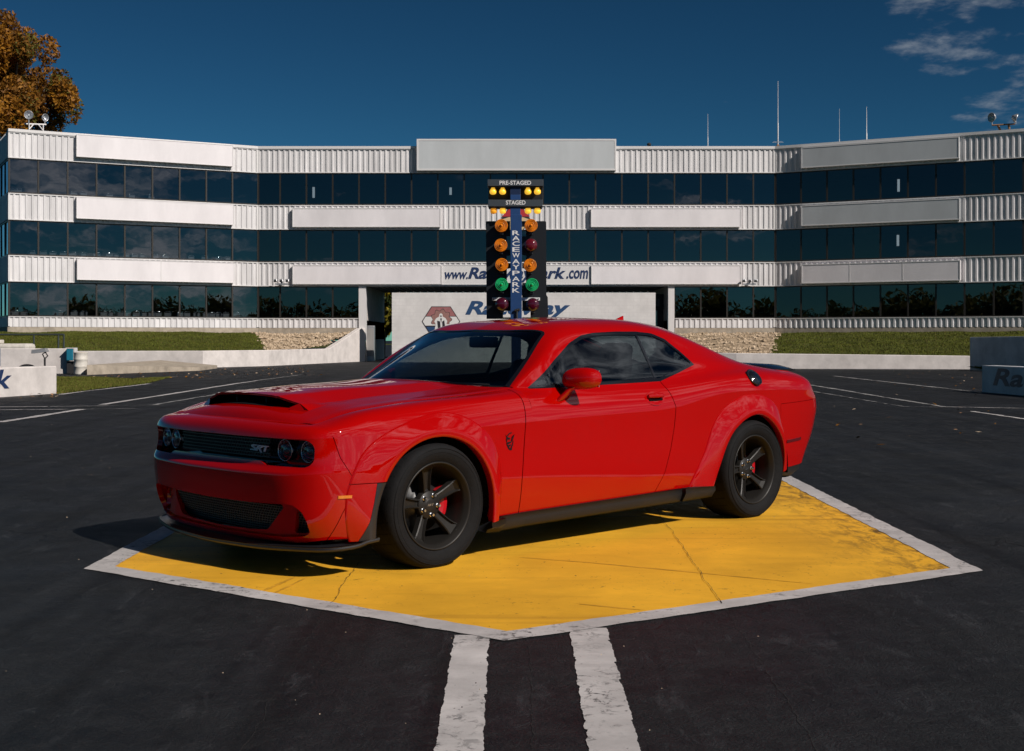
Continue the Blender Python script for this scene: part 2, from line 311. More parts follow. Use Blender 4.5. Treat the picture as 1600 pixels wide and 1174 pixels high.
def grid(lines, s0, s1, vs_rows, across, uq=None):
    """lines: row -> points for stations s0..s1. Returns V (n,5: x,y,z,u,v) and quads"""
    uq = sample_u(s0, s1) if uq is None else uq
    R = []
    for ln in lines:
        u, P = mirror_ext(ln, s0, s1); R.append(nspline(u, P, uq))
    R = np.array(R)                                    # rows, nu, 3
    nu = len(uq); nv = len(vs_rows); out = np.zeros((nu, nv, 5))
    for i in range(nu):
        P = R[:, i]
        d = np.maximum(np.linalg.norm(np.diff(P, axis=0), axis=1), 1e-4); kn = np.concatenate([[0], np.cumsum(d)])
        q = np.interp(vs_rows, np.arange(len(kn)), kn)
        out[i, :, :3] = across(kn, P, q)
        out[i, :, 3] = uq[i]; out[i, :, 4] = vs_rows
    idx = np.arange(nu * nv).reshape(nu, nv)
    F = [(idx[i, j], idx[i + 1, j], idx[i + 1, j + 1], idx[i, j + 1]) for i in range(nu - 1) for j in range(nv - 1)]
    return out.reshape(-1, 5), F
def rows(*segs):
    r = []
    for a, b, n in segs: r += list(a + (b - a) * np.arange(n) / n)
    return np.array(r + [segs[-1][1]])
eps = 0.02
def between(a, b, t, push):          # helper row close to a ridge keeps it crisp
    return [tuple(p + (q - p) * t for p, q in zip(P_, Q_)) if s_ > 5 else (P_[0] + (Q_[0] - P_[0]) * t + push, P_[1] + (Q_[1] - P_[1]) * t, P_[2] + (Q_[2] - P_[2]) * t) for s_, (P_, Q_) in enumerate(zip(a, b))]
low8 = low[:3] + [between(low[2], low[3], .90, .004), low[3], between(low[3], low[4], .22, .000)] + low[4:]
S_low = grid(low8, 0, NS - 1, rows((0, 1, 7), (1, 2, 7), (2, 3, 7), (3, 4, 4), (4, 5, 3), (5, 6, 5), (6, 7, 5), (7, 7.97, 6), (7.97, 8, 1)), pchip)
S_low[0][:, 4] -= 10
U_f = grid([crease[:11], k4[:11], k5[:11], k6], 0, 10, rows((0, .04, 1), (.04, 1, 5), (1, 2, 7), (2, 3, 10)), nspline)
gl = [crease[10:21], k4[10:21], k5[10:21]] + [[G[s][r] for s in range(10, 21)] for r in range(7)]
S_g = grid(gl, 10, 20, rows((0, .04, 1), (.04, 1, 5), (1, 2, 6), (2, 3, 5), (3, 4, 6), (4, 5, 7), (5, 6, 7), (6, 7, 7), (7, 8, 14), (8, 9, 14)), nspline)
U_r = grid([crease[20:], k4[20:], k5[20:], k6r], 20, NS - 1, rows((0, .04, 1), (.04, 1, 5), (1, 2, 6), (2, 3, 5)), nspline)

def clip(VF, f):
    """part of the mesh where f <= 0"""
    V, F = VF; f = np.asarray(f, float); f = np.where(np.abs(f) < 1e-9, -1e-9, f); ins = f <= 0; Vn = [tuple(v) for v in V]; cut = {}; out = []
    for fc in F:
        k = [ins[i] for i in fc]
        if all(k): out.append(fc); continue
        if not any(k): continue
        poly = []
        for a in range(len(fc)):
            i, j = fc[a], fc[(a + 1) % len(fc)]
            if ins[i]: poly.append(i)
            if ins[i] != ins[j]:
                key = (min(i, j), max(i, j))
                if key not in cut:
                    p, q = key; t = f[p] / (f[p] - f[q]); cut[key] = len(Vn); Vn.append(tuple(np.array(V[p]) + (np.array(V[q]) - np.array(V[p])) * t))
                poly.append(cut[key])
        if len(poly) >= 3: out.append(tuple(poly))
    return compact(np.array(Vn), out)
def compact(V, F):
    used = sorted({i for fc in F for i in fc}); mp = {o: n for n, o in enumerate(used)}
    return V[used] if len(used) else np.zeros((0, 5)), [tuple(mp[i] for i in fc) for fc in F]
def weld(*meshes, tol=4e-4):
    Vs = []; Fs = []; b = 0
    for V, F in meshes: Vs.append(V); Fs += [tuple(i + b for i in fc) for fc in F]; b += len(V)
    V = np.concatenate(Vs); key = {}; mp = np.zeros(len(V), int); keep = []
    for i, v in enumerate(V):
        k = tuple(np.round(v[:3] / tol).astype(int))
        if k not in key: key[k] = len(keep); keep.append(i)
        mp[i] = key[k]
    out = []
    for fc in Fs:
        g = [mp[i] for i in fc]; g = [g[i] for i in range(len(g)) if g[i] != g[i - 1]]
        if len(set(g)) >= 3: out.append(tuple(g))
    return V[keep], out
def flip_out(VF, c=(-1.5, 0, .6)):
    """faces turned away from the car's middle"""
    V, F = VF; P = V[:, :3]; out = []
    for fc in F:
        p = P[list(fc)]; n = np.zeros(3)
        for i in range(1, len(p) - 1): n += np.cross(p[i] - p[0], p[i + 1] - p[0])
        m = p.mean(0); ref = m - np.array([np.clip(m[0], -3.3, .3), 0, .45]); out.append(fc if n @ ref >= 0 else tuple(reversed(fc)))
    return V, out
def normals(V, F):
    P = V[:, :3]; N = np.zeros_like(P)
    for fc in F:
        p = P[list(fc)]; n = np.zeros(3)
        for i in range(1, len(p) - 1): n += np.cross(p[i] - p[0], p[i + 1] - p[0])
        for i in fc: N[i] += n
    return N / np.maximum(np.linalg.norm(N, axis=1), 1e-12)[:, None]
def boundary(F):
    E = {}
    for fc in F:
        for a in range(len(fc)):
            i, j = fc[a], fc[(a + 1) % len(fc)]; E.setdefault((min(i, j), max(i, j)), []).append((i, j))
    return [e[0] for e in E.values() if len(e) == 1]
def flanged(VF, depth, N=None, skip_centre=True):
    """folds the open edges inwards so a panel shows thickness at its gaps"""
    V, F = VF; N = normals(V, F) if N is None else N; V2 = [tuple(v[:3]) for v in V]; F2 = list(F); a = {}; b = {}
    for i, j in boundary(F):
        if skip_centre and abs(V[i][1]) < 1e-3 and abs(V[j][1]) < 1e-3: continue
        for k in (i, j):
            if k not in a:
                a[k] = len(V2); V2.append(tuple(V[k][:3])); b[k] = len(V2); V2.append(tuple(V[k][:3] - N[k] * depth))
        F2.append((a[i], b[i], b[j], a[j]))
    return V2, F2
def mirrored(VF):
    V, F = VF; W = np.array(V, float).copy(); W[:, 1] *= -1; return W, [tuple(reversed(f)) for f in F]
def panel(name, VF, mat, depth=.022, label=None, both=True, parent=None):
    """one mesh across both sides"""
    VF = flip_out(VF)
    if both: VF = weld(VF, mirrored(VF))
    V, F = flanged(VF, depth); return mesh(name, V, F, mat, parent or car, True, label)
def pair(name, VF, mat, depth=.022, parent=None, flip=True):
    if flip: VF = flip_out(VF)
    V, F = flanged(VF, depth, skip_centre=False) if depth else ([tuple(v[:3]) for v in VF[0]], VF[1])
    a = mesh(name, V, F, mat, parent or car, True)
    W, G_ = mirrored((np.array(V), F)); b = mesh(name, W, G_, mat, parent or car, True); return a, b
def sdf_poly(X, Z, poly, r=0.0):
    """signed distance to a polygon, negative inside; r rounds the corners"""
    P = np.array(poly, float); x = np.stack([X, Z], 1); d = np.full(len(x), 1e9); ins = np.zeros(len(x), bool)
    for i in range(len(P)):
        a, b = P[i], P[(i + 1) % len(P)]; e = b - a; t = np.clip(((x - a) @ e) / (e @ e), 0, 1); d = np.minimum(d, np.linalg.norm(x - a - t[:, None] * e, axis=1))
        c = (a[1] > x[:, 1]) != (b[1] > x[:, 1])
        with np.errstate(divide='ignore', invalid='ignore'): xi = a[0] + (x[:, 1] - a[1]) / (b[1] - a[1]) * e[0]
        ins ^= c & (x[:, 0] < xi)
    return np.where(ins, -d, d) - r
def sdf_box(Y, Z, y0, y1, z0, z1, r):
    cy_, cz = (y0 + y1) / 2, (z0 + z1) / 2; qx = np.abs(Y - cy_) - (y1 - y0) / 2 + r; qz = np.abs(Z - cz) - (z1 - z0) / 2 + r
    return np.hypot(np.maximum(qx, 0), np.maximum(qz, 0)) + np.minimum(np.maximum(qx, qz), 0) - r

# ---- windows in the greenhouse
DLO = [(-.813,.972),(-1.098,1.145),(-1.308,1.251),(-1.45,1.300),(-1.58,1.318),(-1.806,1.327),(-2.021,1.328),(-2.18,1.316),(-2.30,1.276),(-2.409,1.191),(-2.485,1.097),(-2.267,1.043),(-2.038,.992),(-1.456,.982)]
def dens(poly, n=6):
    """rounded dense outline: closed Catmull-Rom only where corners are soft"""
    return poly
V, F = S_g
fD = np.where(V[:, 4] > 6.3, 1.0, sdf_poly(V[:, 0], V[:, 2], DLO))
rim = clip((V, F), fD)                                             # everything inside the outline
S_g1 = clip((V, F), -fD)
fr_ = sdf_poly(rim[0][:, 0], rim[0][:, 2], DLO) + .020
side_trim = clip(rim, -fr_); pane = clip(rim, fr_)
DIV = lambda v: v[:, 0] + 2.003 - (v[:, 2] - 1.0) * .0             # divider between door glass and quarter glass
def shift_in(VF, d):
    VF = flip_out(VF); N = normals(*VF); V = VF[0].copy(); V[:, :3] -= N * d; return V, VF[1]
door_glass = clip(pane, -(pane[0][:, 0] + 2.000)); qglass = clip(pane, pane[0][:, 0] + 2.016)
divider = clip(clip(pane, -(pane[0][:, 0] + 2.020)), pane[0][:, 0] + 1.998)
# windscreen and rear window (by feature line)
def ws_field(v):
    e = (v[:, 3] - U[12]); w = (7.0 - v[:, 4]) * .20; q1 = e + .03; q2 = w + .0
    return np.hypot(np.maximum(q1 + .04, 0), np.maximum(q2 + .04, 0)) + np.minimum(np.maximum(q1, q2) + .04, 0) - .04
def rw_field(v):
    q1 = np.abs(v[:, 3] - (U[17] + U[20]) / 2) - (U[20] - U[17]) / 2 + .03; q2 = (7.15 - v[:, 4]) * .25
    return np.hypot(np.maximum(q1 + .05, 0), np.maximum(q2 + .05, 0)) + np.minimum(np.maximum(q1, q2) + .05, 0) - .05
fw = ws_field(S_g1[0]); ws_all = clip(S_g1, fw); S_g2 = clip(S_g1, -fw)
fb = rw_field(S_g2[0]); rw_all = clip(S_g2, fb); S_g3 = clip(S_g2, -fb)
ws_trim = clip(ws_all, -(ws_field(ws_all[0]) + .016)); ws = clip(ws_all, ws_field(ws_all[0]) + .016)
rw_trim = clip(rw_all, -(rw_field(rw_all[0]) + .02)); rwg = clip(rw_all, rw_field(rw_all[0]) + .02)

# ---- lower body panels
half = weld(S_low, U_f, S_g3, U_r)
WF, WR = (.02, .345), (-2.95, .345)
for c, r in ((WF, .455), (WR, .455)):
    v = half[0]; half = clip(half, r - np.hypot(v[:, 0] - c[0], v[:, 2] - c[1]))
SEAM = [(.0,.70),(.175,.695),(.229,.669),(.347,.627),(.468,.572),(.524,.556),(.553,.586),(.65,.641),(.749,.668),(.80,.690),(.84,.700),(1.2,.70)]
seam = lambda v: lerp_pts(v[:, 2], SEAM) - v[:, 0]                 # <= 0 in front
DOOR = [(-.640,.05),(-.655,.24),(-.679,.78),(-.690,.98),(-.690,1.02),(-2.03,1.02),(-2.035,.96),(-2.06,.89),(-2.087,.82),(-2.085,.78),(-2.075,.68),(-2.047,.549),(-1.993,.382),(-1.906,.256),(-1.80,.05)]
v = half[0]; sg0 = np.where(v[:, 2] < .757, .002, .0003); bumper = clip(half, seam(v) + sg0); rest = clip(half, -seam(v) + sg0)
v = rest[0]; dfield = lambda v: np.where(v[:, 4] > 3.6, 1.0, sdf_poly(v[:, 0], v[:, 2], DOOR))
dd = dfield(v); door = clip(rest, dd + .003); rest = clip(rest, -dd + .003)
v = rest[0]; xf = lerp_pts(v[:, 2], [(.05, -.64), (.24, -.655), (.78, -.679), (.98, -.69), (1.2, -.69)])
fender = clip(rest, xf - v[:, 0]); rest = clip(rest, v[:, 0] - xf)
v = rest[0]; rb = np.maximum(v[:, 2] - (.80 - .03 * (v[:, 0] + 3.3)), v[:, 0] + 3.30)
rear_bumper = clip(rest, rb + .0015); shell = clip(rest, -rb + .0015)

# front fascia openings
v = bumper[0]; ay = np.abs(v[:, 1])
def cavity(y, z, g=0.0):
    y = np.abs(y); zb = .597 + .020 * (1 - np.clip((y - .46) / .05, 0, 1)); 
    return sdf_box(y, z - (zb - .597) * np.clip((.742 - z) / .12, 0, 1), -.832, .832, .597, .742, .05) + g
def intake_main(y, z): return sdf_poly(np.abs(y), z, [(-.1,.222),(.0,.222),(.30,.228),(.45,.238),(.475,.254),(.575,.362),(.572,.378),(.555,.383),(.30,.374),(0,.370),(-.1,.370)])
def intake_side(y, z): return sdf_poly(np.abs(y), z, [(.672,.375),(.664,.30),(.662,.242),(.70,.238),(.755,.247),(.765,.30),(.752,.345),(.72,.38)])
def intake_all(y, z): return sdf_poly(np.abs(y), z, [(-.1,.205),(.0,.205),(.30,.208),(.60,.213),(.74,.224),(.785,.247),(.79,.31),(.775,.36),(.735,.395),(.66,.405),(.30,.392),(0,.388),(-.1,.388)])
front = v[:, 0] > .55
fc = np.where(front, cavity(v[:, 1], v[:, 2]), 1.0)
bumper = clip(bumper, -fc); v = bumper[0]
bumper = clip(bumper, -np.where(v[:, 0] > .55, intake_all(v[:, 1], v[:, 2]), 1.0))
front_bumper = panel('front_bumper', bumper, M['paint'], .03)
fenders = pair('fender', fender, M['paint'], .025)
doors = pair('door', door, M['paint'], .03)
body_shell = panel('body_shell', shell, M['paint'], .025)
rear_b = panel('rear_bumper', rear_bumper, M['paint'], .025)
for nm, VF, mt, d in (('window_trim', side_trim, 'gloss_black', .012), ('quarter_window', shift_in(qglass, .004), 'side_glass', 0), ('window_divider', shift_in(divider, .002), 'gloss_black', .01)):
    pair(nm, VF, M[mt], d)
dg_ = pair('door_window', shift_in(door_glass, .004), M['side_glass'], 0)
for o, d in zip(dg_, doors): o.parent = d
def centre_panel(name, VF, mat, depth): return panel(name, VF, mat, depth)
centre_panel('windscreen_trim', ws_trim, M['gloss_black'], .012); centre_panel('rear_window_trim', rw_trim, M['gloss_black'], .012)
w_ = weld(flip_out(ws), mirrored(flip_out(ws))); N_ = normals(*w_); w_[0][:, :3] -= N_ * .004; windscreen = mesh('windscreen', w_[0], w_[1], M['ws_glass'], car, True)
w_ = weld(flip_out(rwg), mirrored(flip_out(rwg))); N_ = normals(*w_); w_[0][:, :3] -= N_ * .004; mesh('rear_window', w_[0], w_[1], M['side_glass'], car, True)

# side lookup of the painted surface
SIDE = np.concatenate([S_low[0], U_f[0], S_g[0][S_g[0][:, 4] < 3.5], U_r[0]]); SIDE = SIDE[(SIDE[:, 1] > .55)]
def y_at(x, z):
    d = (SIDE[:, 0] - x) ** 2 + (SIDE[:, 2] - z) ** 2; k = np.argsort(d)[:6]; w = 1 / (d[k] + 1e-7); return float((SIDE[k, 1] * w).sum() / w.sum())
def n_at(x, z, h=.02):
    p = lambda a, b: np.array([a, y_at(a, b), b]); n = np.cross(p(x, z + h) - p(x, z - h), p(x + h, z) - p(x - h, z)); n /= np.linalg.norm(n); return n if n[1] > 0 else -n
FX = sorted([(low[4][s][1], low[4][s][0]) for s in range(6)])
x_front = lambda y: float(np.interp(abs(y), [a for a, _ in FX], [b for _, b in FX]))

# ---- lids: hood, scoop, deck
hs = np.array(k6[3:], float); uh = np.concatenate([[0], np.cumsum(np.linalg.norm(np.diff(hs, axis=0), axis=1))])
def hood_pt(s, w, g=.0025):
    """s 0 front .. 1 cowl, w -1 .. 1 across"""
    e = nspline(uh, hs, np.array([s * uh[-1]]))[0]; a = abs(w)
    cxx = .775 + (-.42 - .775) * s; crown = lerp_pts(e[0], [(-.75,.024),(-.4,.027),(0,.028),(.24,.031),(.35,.037),(.46,.045),(.56,.052),(.625,.053),(.665,.042),(.705,.013)])
    x = cxx + (e[0] - cxx) * a ** 2; y = (e[1] - g) * w; z = e[2] + crown * (1 - a ** 2) + .004 * math.exp(-((a - .96) / .05) ** 2)
    if s < .01: x -= .0065
    return np.array([x, y, z])
def base_z(x, y):
    """height of the plain hood at x, y"""
    lo, hi = 0.0, 1.0
    for _ in range(30):
        s = (lo + hi) / 2; e = hood_pt(s, 1.0); w = y / e[1]; p = hood_pt(s, w)
        if p[0] > x: lo = s
        else: hi = s
    return p[2]
nu, nv = 70, 61
HV = [hood_pt(i / (nu - 1), -1 + 2 * j / (nv - 1)) for i in range(nu) for j in range(nv)]
HF = [(i * nv + j, i * nv + j + 1, (i + 1) * nv + j + 1, (i + 1) * nv + j) for i in range(nu - 1) for j in range(nv - 1)]
HV = np.array(HV); HF = [tuple(reversed(f)) for f in HF] if normals(HV, HF)[nu * nv // 2][2] < 0 else HF
V2, F2 = flanged((HV, HF), .03, skip_centre=False); hood = mesh('hood', V2, F2, M['paint'], car, True)
# scoop
XT = [.648, .56, .46, .365, .18, 0, -.2, -.4, -.6, -.74]; HT = [.062, .054, .048, .047, .045, .040, .033, .025, .014, .004]; TT = [.034, .022, .004, 0, 0, 0, 0, 0, 0, 0]
def scoop_row(i):
    """one cross row, front to back (i may be fractional)"""
    ii = i; x0 = np.interp(ii, range(len(XT)), XT); H = pchip(np.array(range(len(XT))), np.array(HT)[:, None], np.array([ii]))[0, 0]; T = np.interp(ii, range(len(XT)), TT)
    tip = np.interp(x0, [-.74, 0, .65], [.52, .475, .475]); top = np.interp(x0, [-.74, 0, .65], [.36, .325, .312]); back = max(0, 1 - ii) * .042
    row = []
    yy = [0, top * .33, top * .66, top - .03, top - .01, top + .01, top + .03, top + (tip - top) * .5, tip - .025, tip - .006, tip, tip + .012, tip + .07]
    for k, y in enumerate(yy):
        bx = x0 - (back * max(0, (y - top) / (tip - top)) if y > top else 0)
        if y <= top - .03: z = base_z(bx, .0 * y) + H - .010 * (y / top) ** 2
        else:
            zt = base_z(bx, 0) + H - .010; zb = base_z(bx, tip) + T; t = np.clip((y - top) / (tip - top), 0, 1)
            z = zt + (zb - zt) * t
            if abs(y - top) < .0101: z -= .0012 if y < top else -.0012
        if k == 11: z = base_z(bx, tip) + T * .82
        if k == 12: z = base_z(bx, y) - .003
        row.append((bx, y, z))
    return [(a, -b, c) for a, b, c in row[:0:-1]] + row
NR = 46; SR = [scoop_row((len(XT) - 1) * (j / (NR - 1)) ** 1.15) for j in range(NR)]; nc = len(SR[0])
SV = np.array([p for r in SR for p in r]); SF = [(i * nc + j, i * nc + j + 1, (i + 1) * nc + j + 1, (i + 1) * nc + j) for i in range(NR - 1) for j in range(nc - 1)]
if normals(SV, SF)[nc * 10 + nc // 2][2] < 0: SF = [tuple(reversed(f)) for f in SF]
N_ = normals(SV, SF); V2 = [tuple(v) for v in SV]; F2 = list(SF); b = len(V2)      # front lip folded back
for j in range(nc): V2 += [tuple(SV[j]), tuple(SV[j] + np.array([-.004, 0, -.012]))]
F2 += [(b + 2 * j, b + 2 * j + 1, b + 2 * j + 3, b + 2 * j + 2) for j in range(nc - 1)]
for sg_ in (1, -1):                                             # red cheeks closing the front beside the throat
    tip_ = [p for p in SR[0]][-3 if sg_ > 0 else 2]; b = len(V2); bz_ = lambda x, y: base_z(x, y)
    V2 += [(tip_[0], tip_[1], tip_[2]), (tip_[0] + .030, sg_ * .425, bz_(.64, .425) + .014), (tip_[0] + .036, sg_ * .432, bz_(.655, .43) - .004), (tip_[0] + .004, sg_ * .548, bz_(.61, .545) - .004)]
    F2 += [(b, b + 1, b + 2, b + 3) if sg_ < 0 else (b + 3, b + 2, b + 1, b)]
scoop = mesh('hood_scoop', V2, F2, M['paint'], hood, True)
mb = MB()                                                       # black throat with its lower lip and vanes
r0 = SR[0]; back = [(x - .16, y * .93, z - .012) for x, y, z in r0]
fl0 = [(.668 - .045 * (abs(y) / .47) ** 2, y * .93, base_z(.66, y * .9) + .002) for _, y, _ in r0]; fl1 = [(x - .022, y, z + .007) for x, y, z in fl0]; fl2 = [(x - .18, y, z + .008) for x, y, z in fl1]
for A_, B_ in ((r0, back), (fl0, fl1), (fl1, fl2)):
    n = len(A_); mb.add([(x, y, z - .006) if A_ is r0 else (x, y, z) for x, y, z in A_] + B_, [(i, i + 1, n + i + 1, n + i) for i in range(n - 1)])
n = len(back); mb.add(back + [(x, y, .80) for x, y, z in back], [(i, i + 1, n + i + 1, n + i) for i in range(n - 1)])
th = mb.build('scoop_throat', M['black_plastic'], hood)
for y in (-.17, .14):
    MB().box((.545, y, .905), (.12, .012, .075)).build('scoop_vane', M['black_plastic'], hood)
# cowl panel (black, below the windscreen)
mb = MB(); n = 21
A_ = [hood_pt(1.0, -1 + 2 * i / (n - 1)) for i in range(n)]; A_ = [(p[0] + .03, p[1], p[2] - .016) for p in A_]; B_ = [(p[0] - .16, p[1] * .97, p[2] + .02) for p in A_]
mb.add(A_ + B_, [(i, i + 1, n + i + 1, n + i) for i in range(n - 1)]).build('cowl_panel', M['black_plastic'], car)
# deck lid
Ev = np.array(k6r[::-1]); ue = np.concatenate([[0], np.cumsum(np.linalg.norm(np.diff(Ev, axis=0), axis=1))]); ue /= ue[-1]
Eq = nspline(ue, Ev, np.linspace(0, 1, 30)); Aq = np.array([[-3.45 - .002, y, 1.075 - .029 * (y / .785) ** 2.2] for y in np.linspace(0, .785, 30)])
DV = np.array([Aq[i] + (Eq[i] - Aq[i]) * t + np.array([0, 0, .012 * math.sin(t * PI)]) * (1 - (i / 29) ** 2) for i in range(30) for t in np.linspace(0, 1, 10)])
DF = [(i * 10 + j, i * 10 + j + 1, (i + 1) * 10 + j + 1, (i + 1) * 10 + j) for i in range(29) for j in range(9)]
panel('trunk_lid', (DV, DF), M['paint'], .02)

# ---- spoiler, fin
mb = MB(); prof = [(-3.50,1.062),(-3.56,1.090),(-3.66,1.098),(-3.80,1.092),(-3.87,1.078),(-3.885,1.062),(-3.80,1.052),(-3.60,1.050)]; n = len(prof); yy = np.linspace(-.735, .735, 25); V = []
for y in yy:
    t = max(0, (abs(y) - .55) / .185); k = 1 - .55 * t ** 2
    V += [(x + .055 * (y / .735) ** 2 + .02 * t, y, 1.046 + (z - 1.046) * k - .018 * (y / .735) ** 2) for x, z in prof]
mb.add(V, [(i * n + j, i * n + (j + 1) % n, (i + 1) * n + (j + 1) % n, (i + 1) * n + j) for i in range(24) for j in range(n)], smooth=True)
mb.add(V[:n], [tuple(range(n))]); mb.add(V[-n:], [tuple(range(n))[::-1]]); mb.build('rear_spoiler', M['gloss_black'], car)
mb = MB(); V = []
for i in range(9):
    x = -2.53 - .10 * i / 8; h_ = .040 * (i / 8) ** .8; w = .012 * (1 - .6 * i / 8) + .002; V += [(x, w, 1.408), (x, w * .5, 1.412 + h_), (x, -w * .5, 1.412 + h_), (x, -w, 1.408)]
mb.add(V, [(i * 4 + j, i * 4 + j + 1, i * 4 + j + 5, i * 4 + j + 4) for i in range(8) for j in range(3)] + [(32, 33, 34, 35)], smooth=True).build('antenna_fin', M['paint'], car)

# ---- flares
def flare(pairs, ytab, n=72, zsplit=None, zrange=None):
    """pairs: (inner xz, outer xz); ytab: y of the opening edge along the pairs"""
    t = np.arange(len(pairs)); q = np.linspace(0, len(pairs) - 1, n); I = nspline(t, [p[0] for p in pairs], q); O = nspline(t, [p[1] for p in pairs], q); Ye = np.interp(q, t, ytab)
    rowsV = []
    for i in range(n):
        a, b = I[i], O[i]; L_ = np.linalg.norm(b - a); yb = y_at(*b); d = (b - a) / L_; ye = Ye[i]; r = []
        band = .042                                                  # upright band next to the opening
        for s, y in ((L_ + .001, yb - .004), (L_ - .001, yb + .004), (L_ - .012, yb + .009)): r.append((a[0] + d[0] * s, y, a[1] + d[1] * s))
        for f_ in (.75, .5, .25, .1):
            s = band + (L_ - band - .012) * f_; r.append((a[0] + d[0] * s, yb + .009 + (ye - yb - .009) * (1 - f_) ** .9, a[1] + d[1] * s))
        for s, y in ((band, ye - .001), (band - .010, ye + .001), (.012, ye), (.003, ye - .003), (0, ye - .010), (.002, ye - .05)): r.append((a[0] + d[0] * s, y, a[1] + d[1] * s))
        rowsV.append(r)
    m = len(rowsV[0]); V = np.array([p for r in rowsV for p in r]); F = [(i * m + j, i * m + j + 1, (i + 1) * m + j + 1, (i + 1) * m + j) for i in range(n - 1) for j in range(m - 1)]
    N_ = normals(V, F); k = m * (n // 2) + 8
    if N_[k][1] < 0: F = [tuple(reversed(f)) for f in F]
    return V, F
fp = [((.437,.20),(.575,.195)),((.428,.36),(.615,.40)),((.362,.535),(.560,.60)),((.235,.672),(.385,.757)),((.02,.731),(.0,.862)),((-.205,.668),(-.275,.800)),((-.335,.53),(-.445,.64)),((-.384,.38),(-.497,.42)),((-.384,.215),(-.490,.236))]
FV = flare(fp, [.955,.962,.972,.988,1.0,1.0,.998,.995,.99])
up = clip(FV, np.where(FV[0][:, 0] > 0, .507 - FV[0][:, 2], -1.0)); lo_ = clip(FV, np.where(FV[0][:, 0] > 0, FV[0][:, 2] - .503, 1.0))
pair('wheel_arch_flare', up, M['paint'], .0, flip=False); xl = lerp_pts(lo_[0][:, 2], [(.15, .56), (.215, .525), (.30, .485), (.40, .462), (.52, .440)]) - lo_[0][:, 0]
pair('bumper_flare_end', clip(lo_, xl + .001), M['paint'], .0, flip=False); pair('splitter_winglet', clip(lo_, -xl + .001), M['splitter'], .0, flip=False)
rp = [((-2.490,.262),(-2.265,.268)),((-2.525,.35),(-2.345,.40)),((-2.560,.435),(-2.425,.535)),((-2.630,.57),(-2.520,.71)),((-2.755,.68),(-2.715,.842)),((-2.95,.737),(-2.965,.884)),((-3.135,.678),(-3.205,.812)),((-3.262,.555),(-3.312,.645)),((-3.318,.42),(-3.342,.46)),((-3.325,.30),(-3.347,.31))]
pair('wheel_arch_flare', flare(rp, [.965,.972,.982,.992,1.0,1.0,.998,.99,.975,.96]), M['paint'], .0, flip=False)

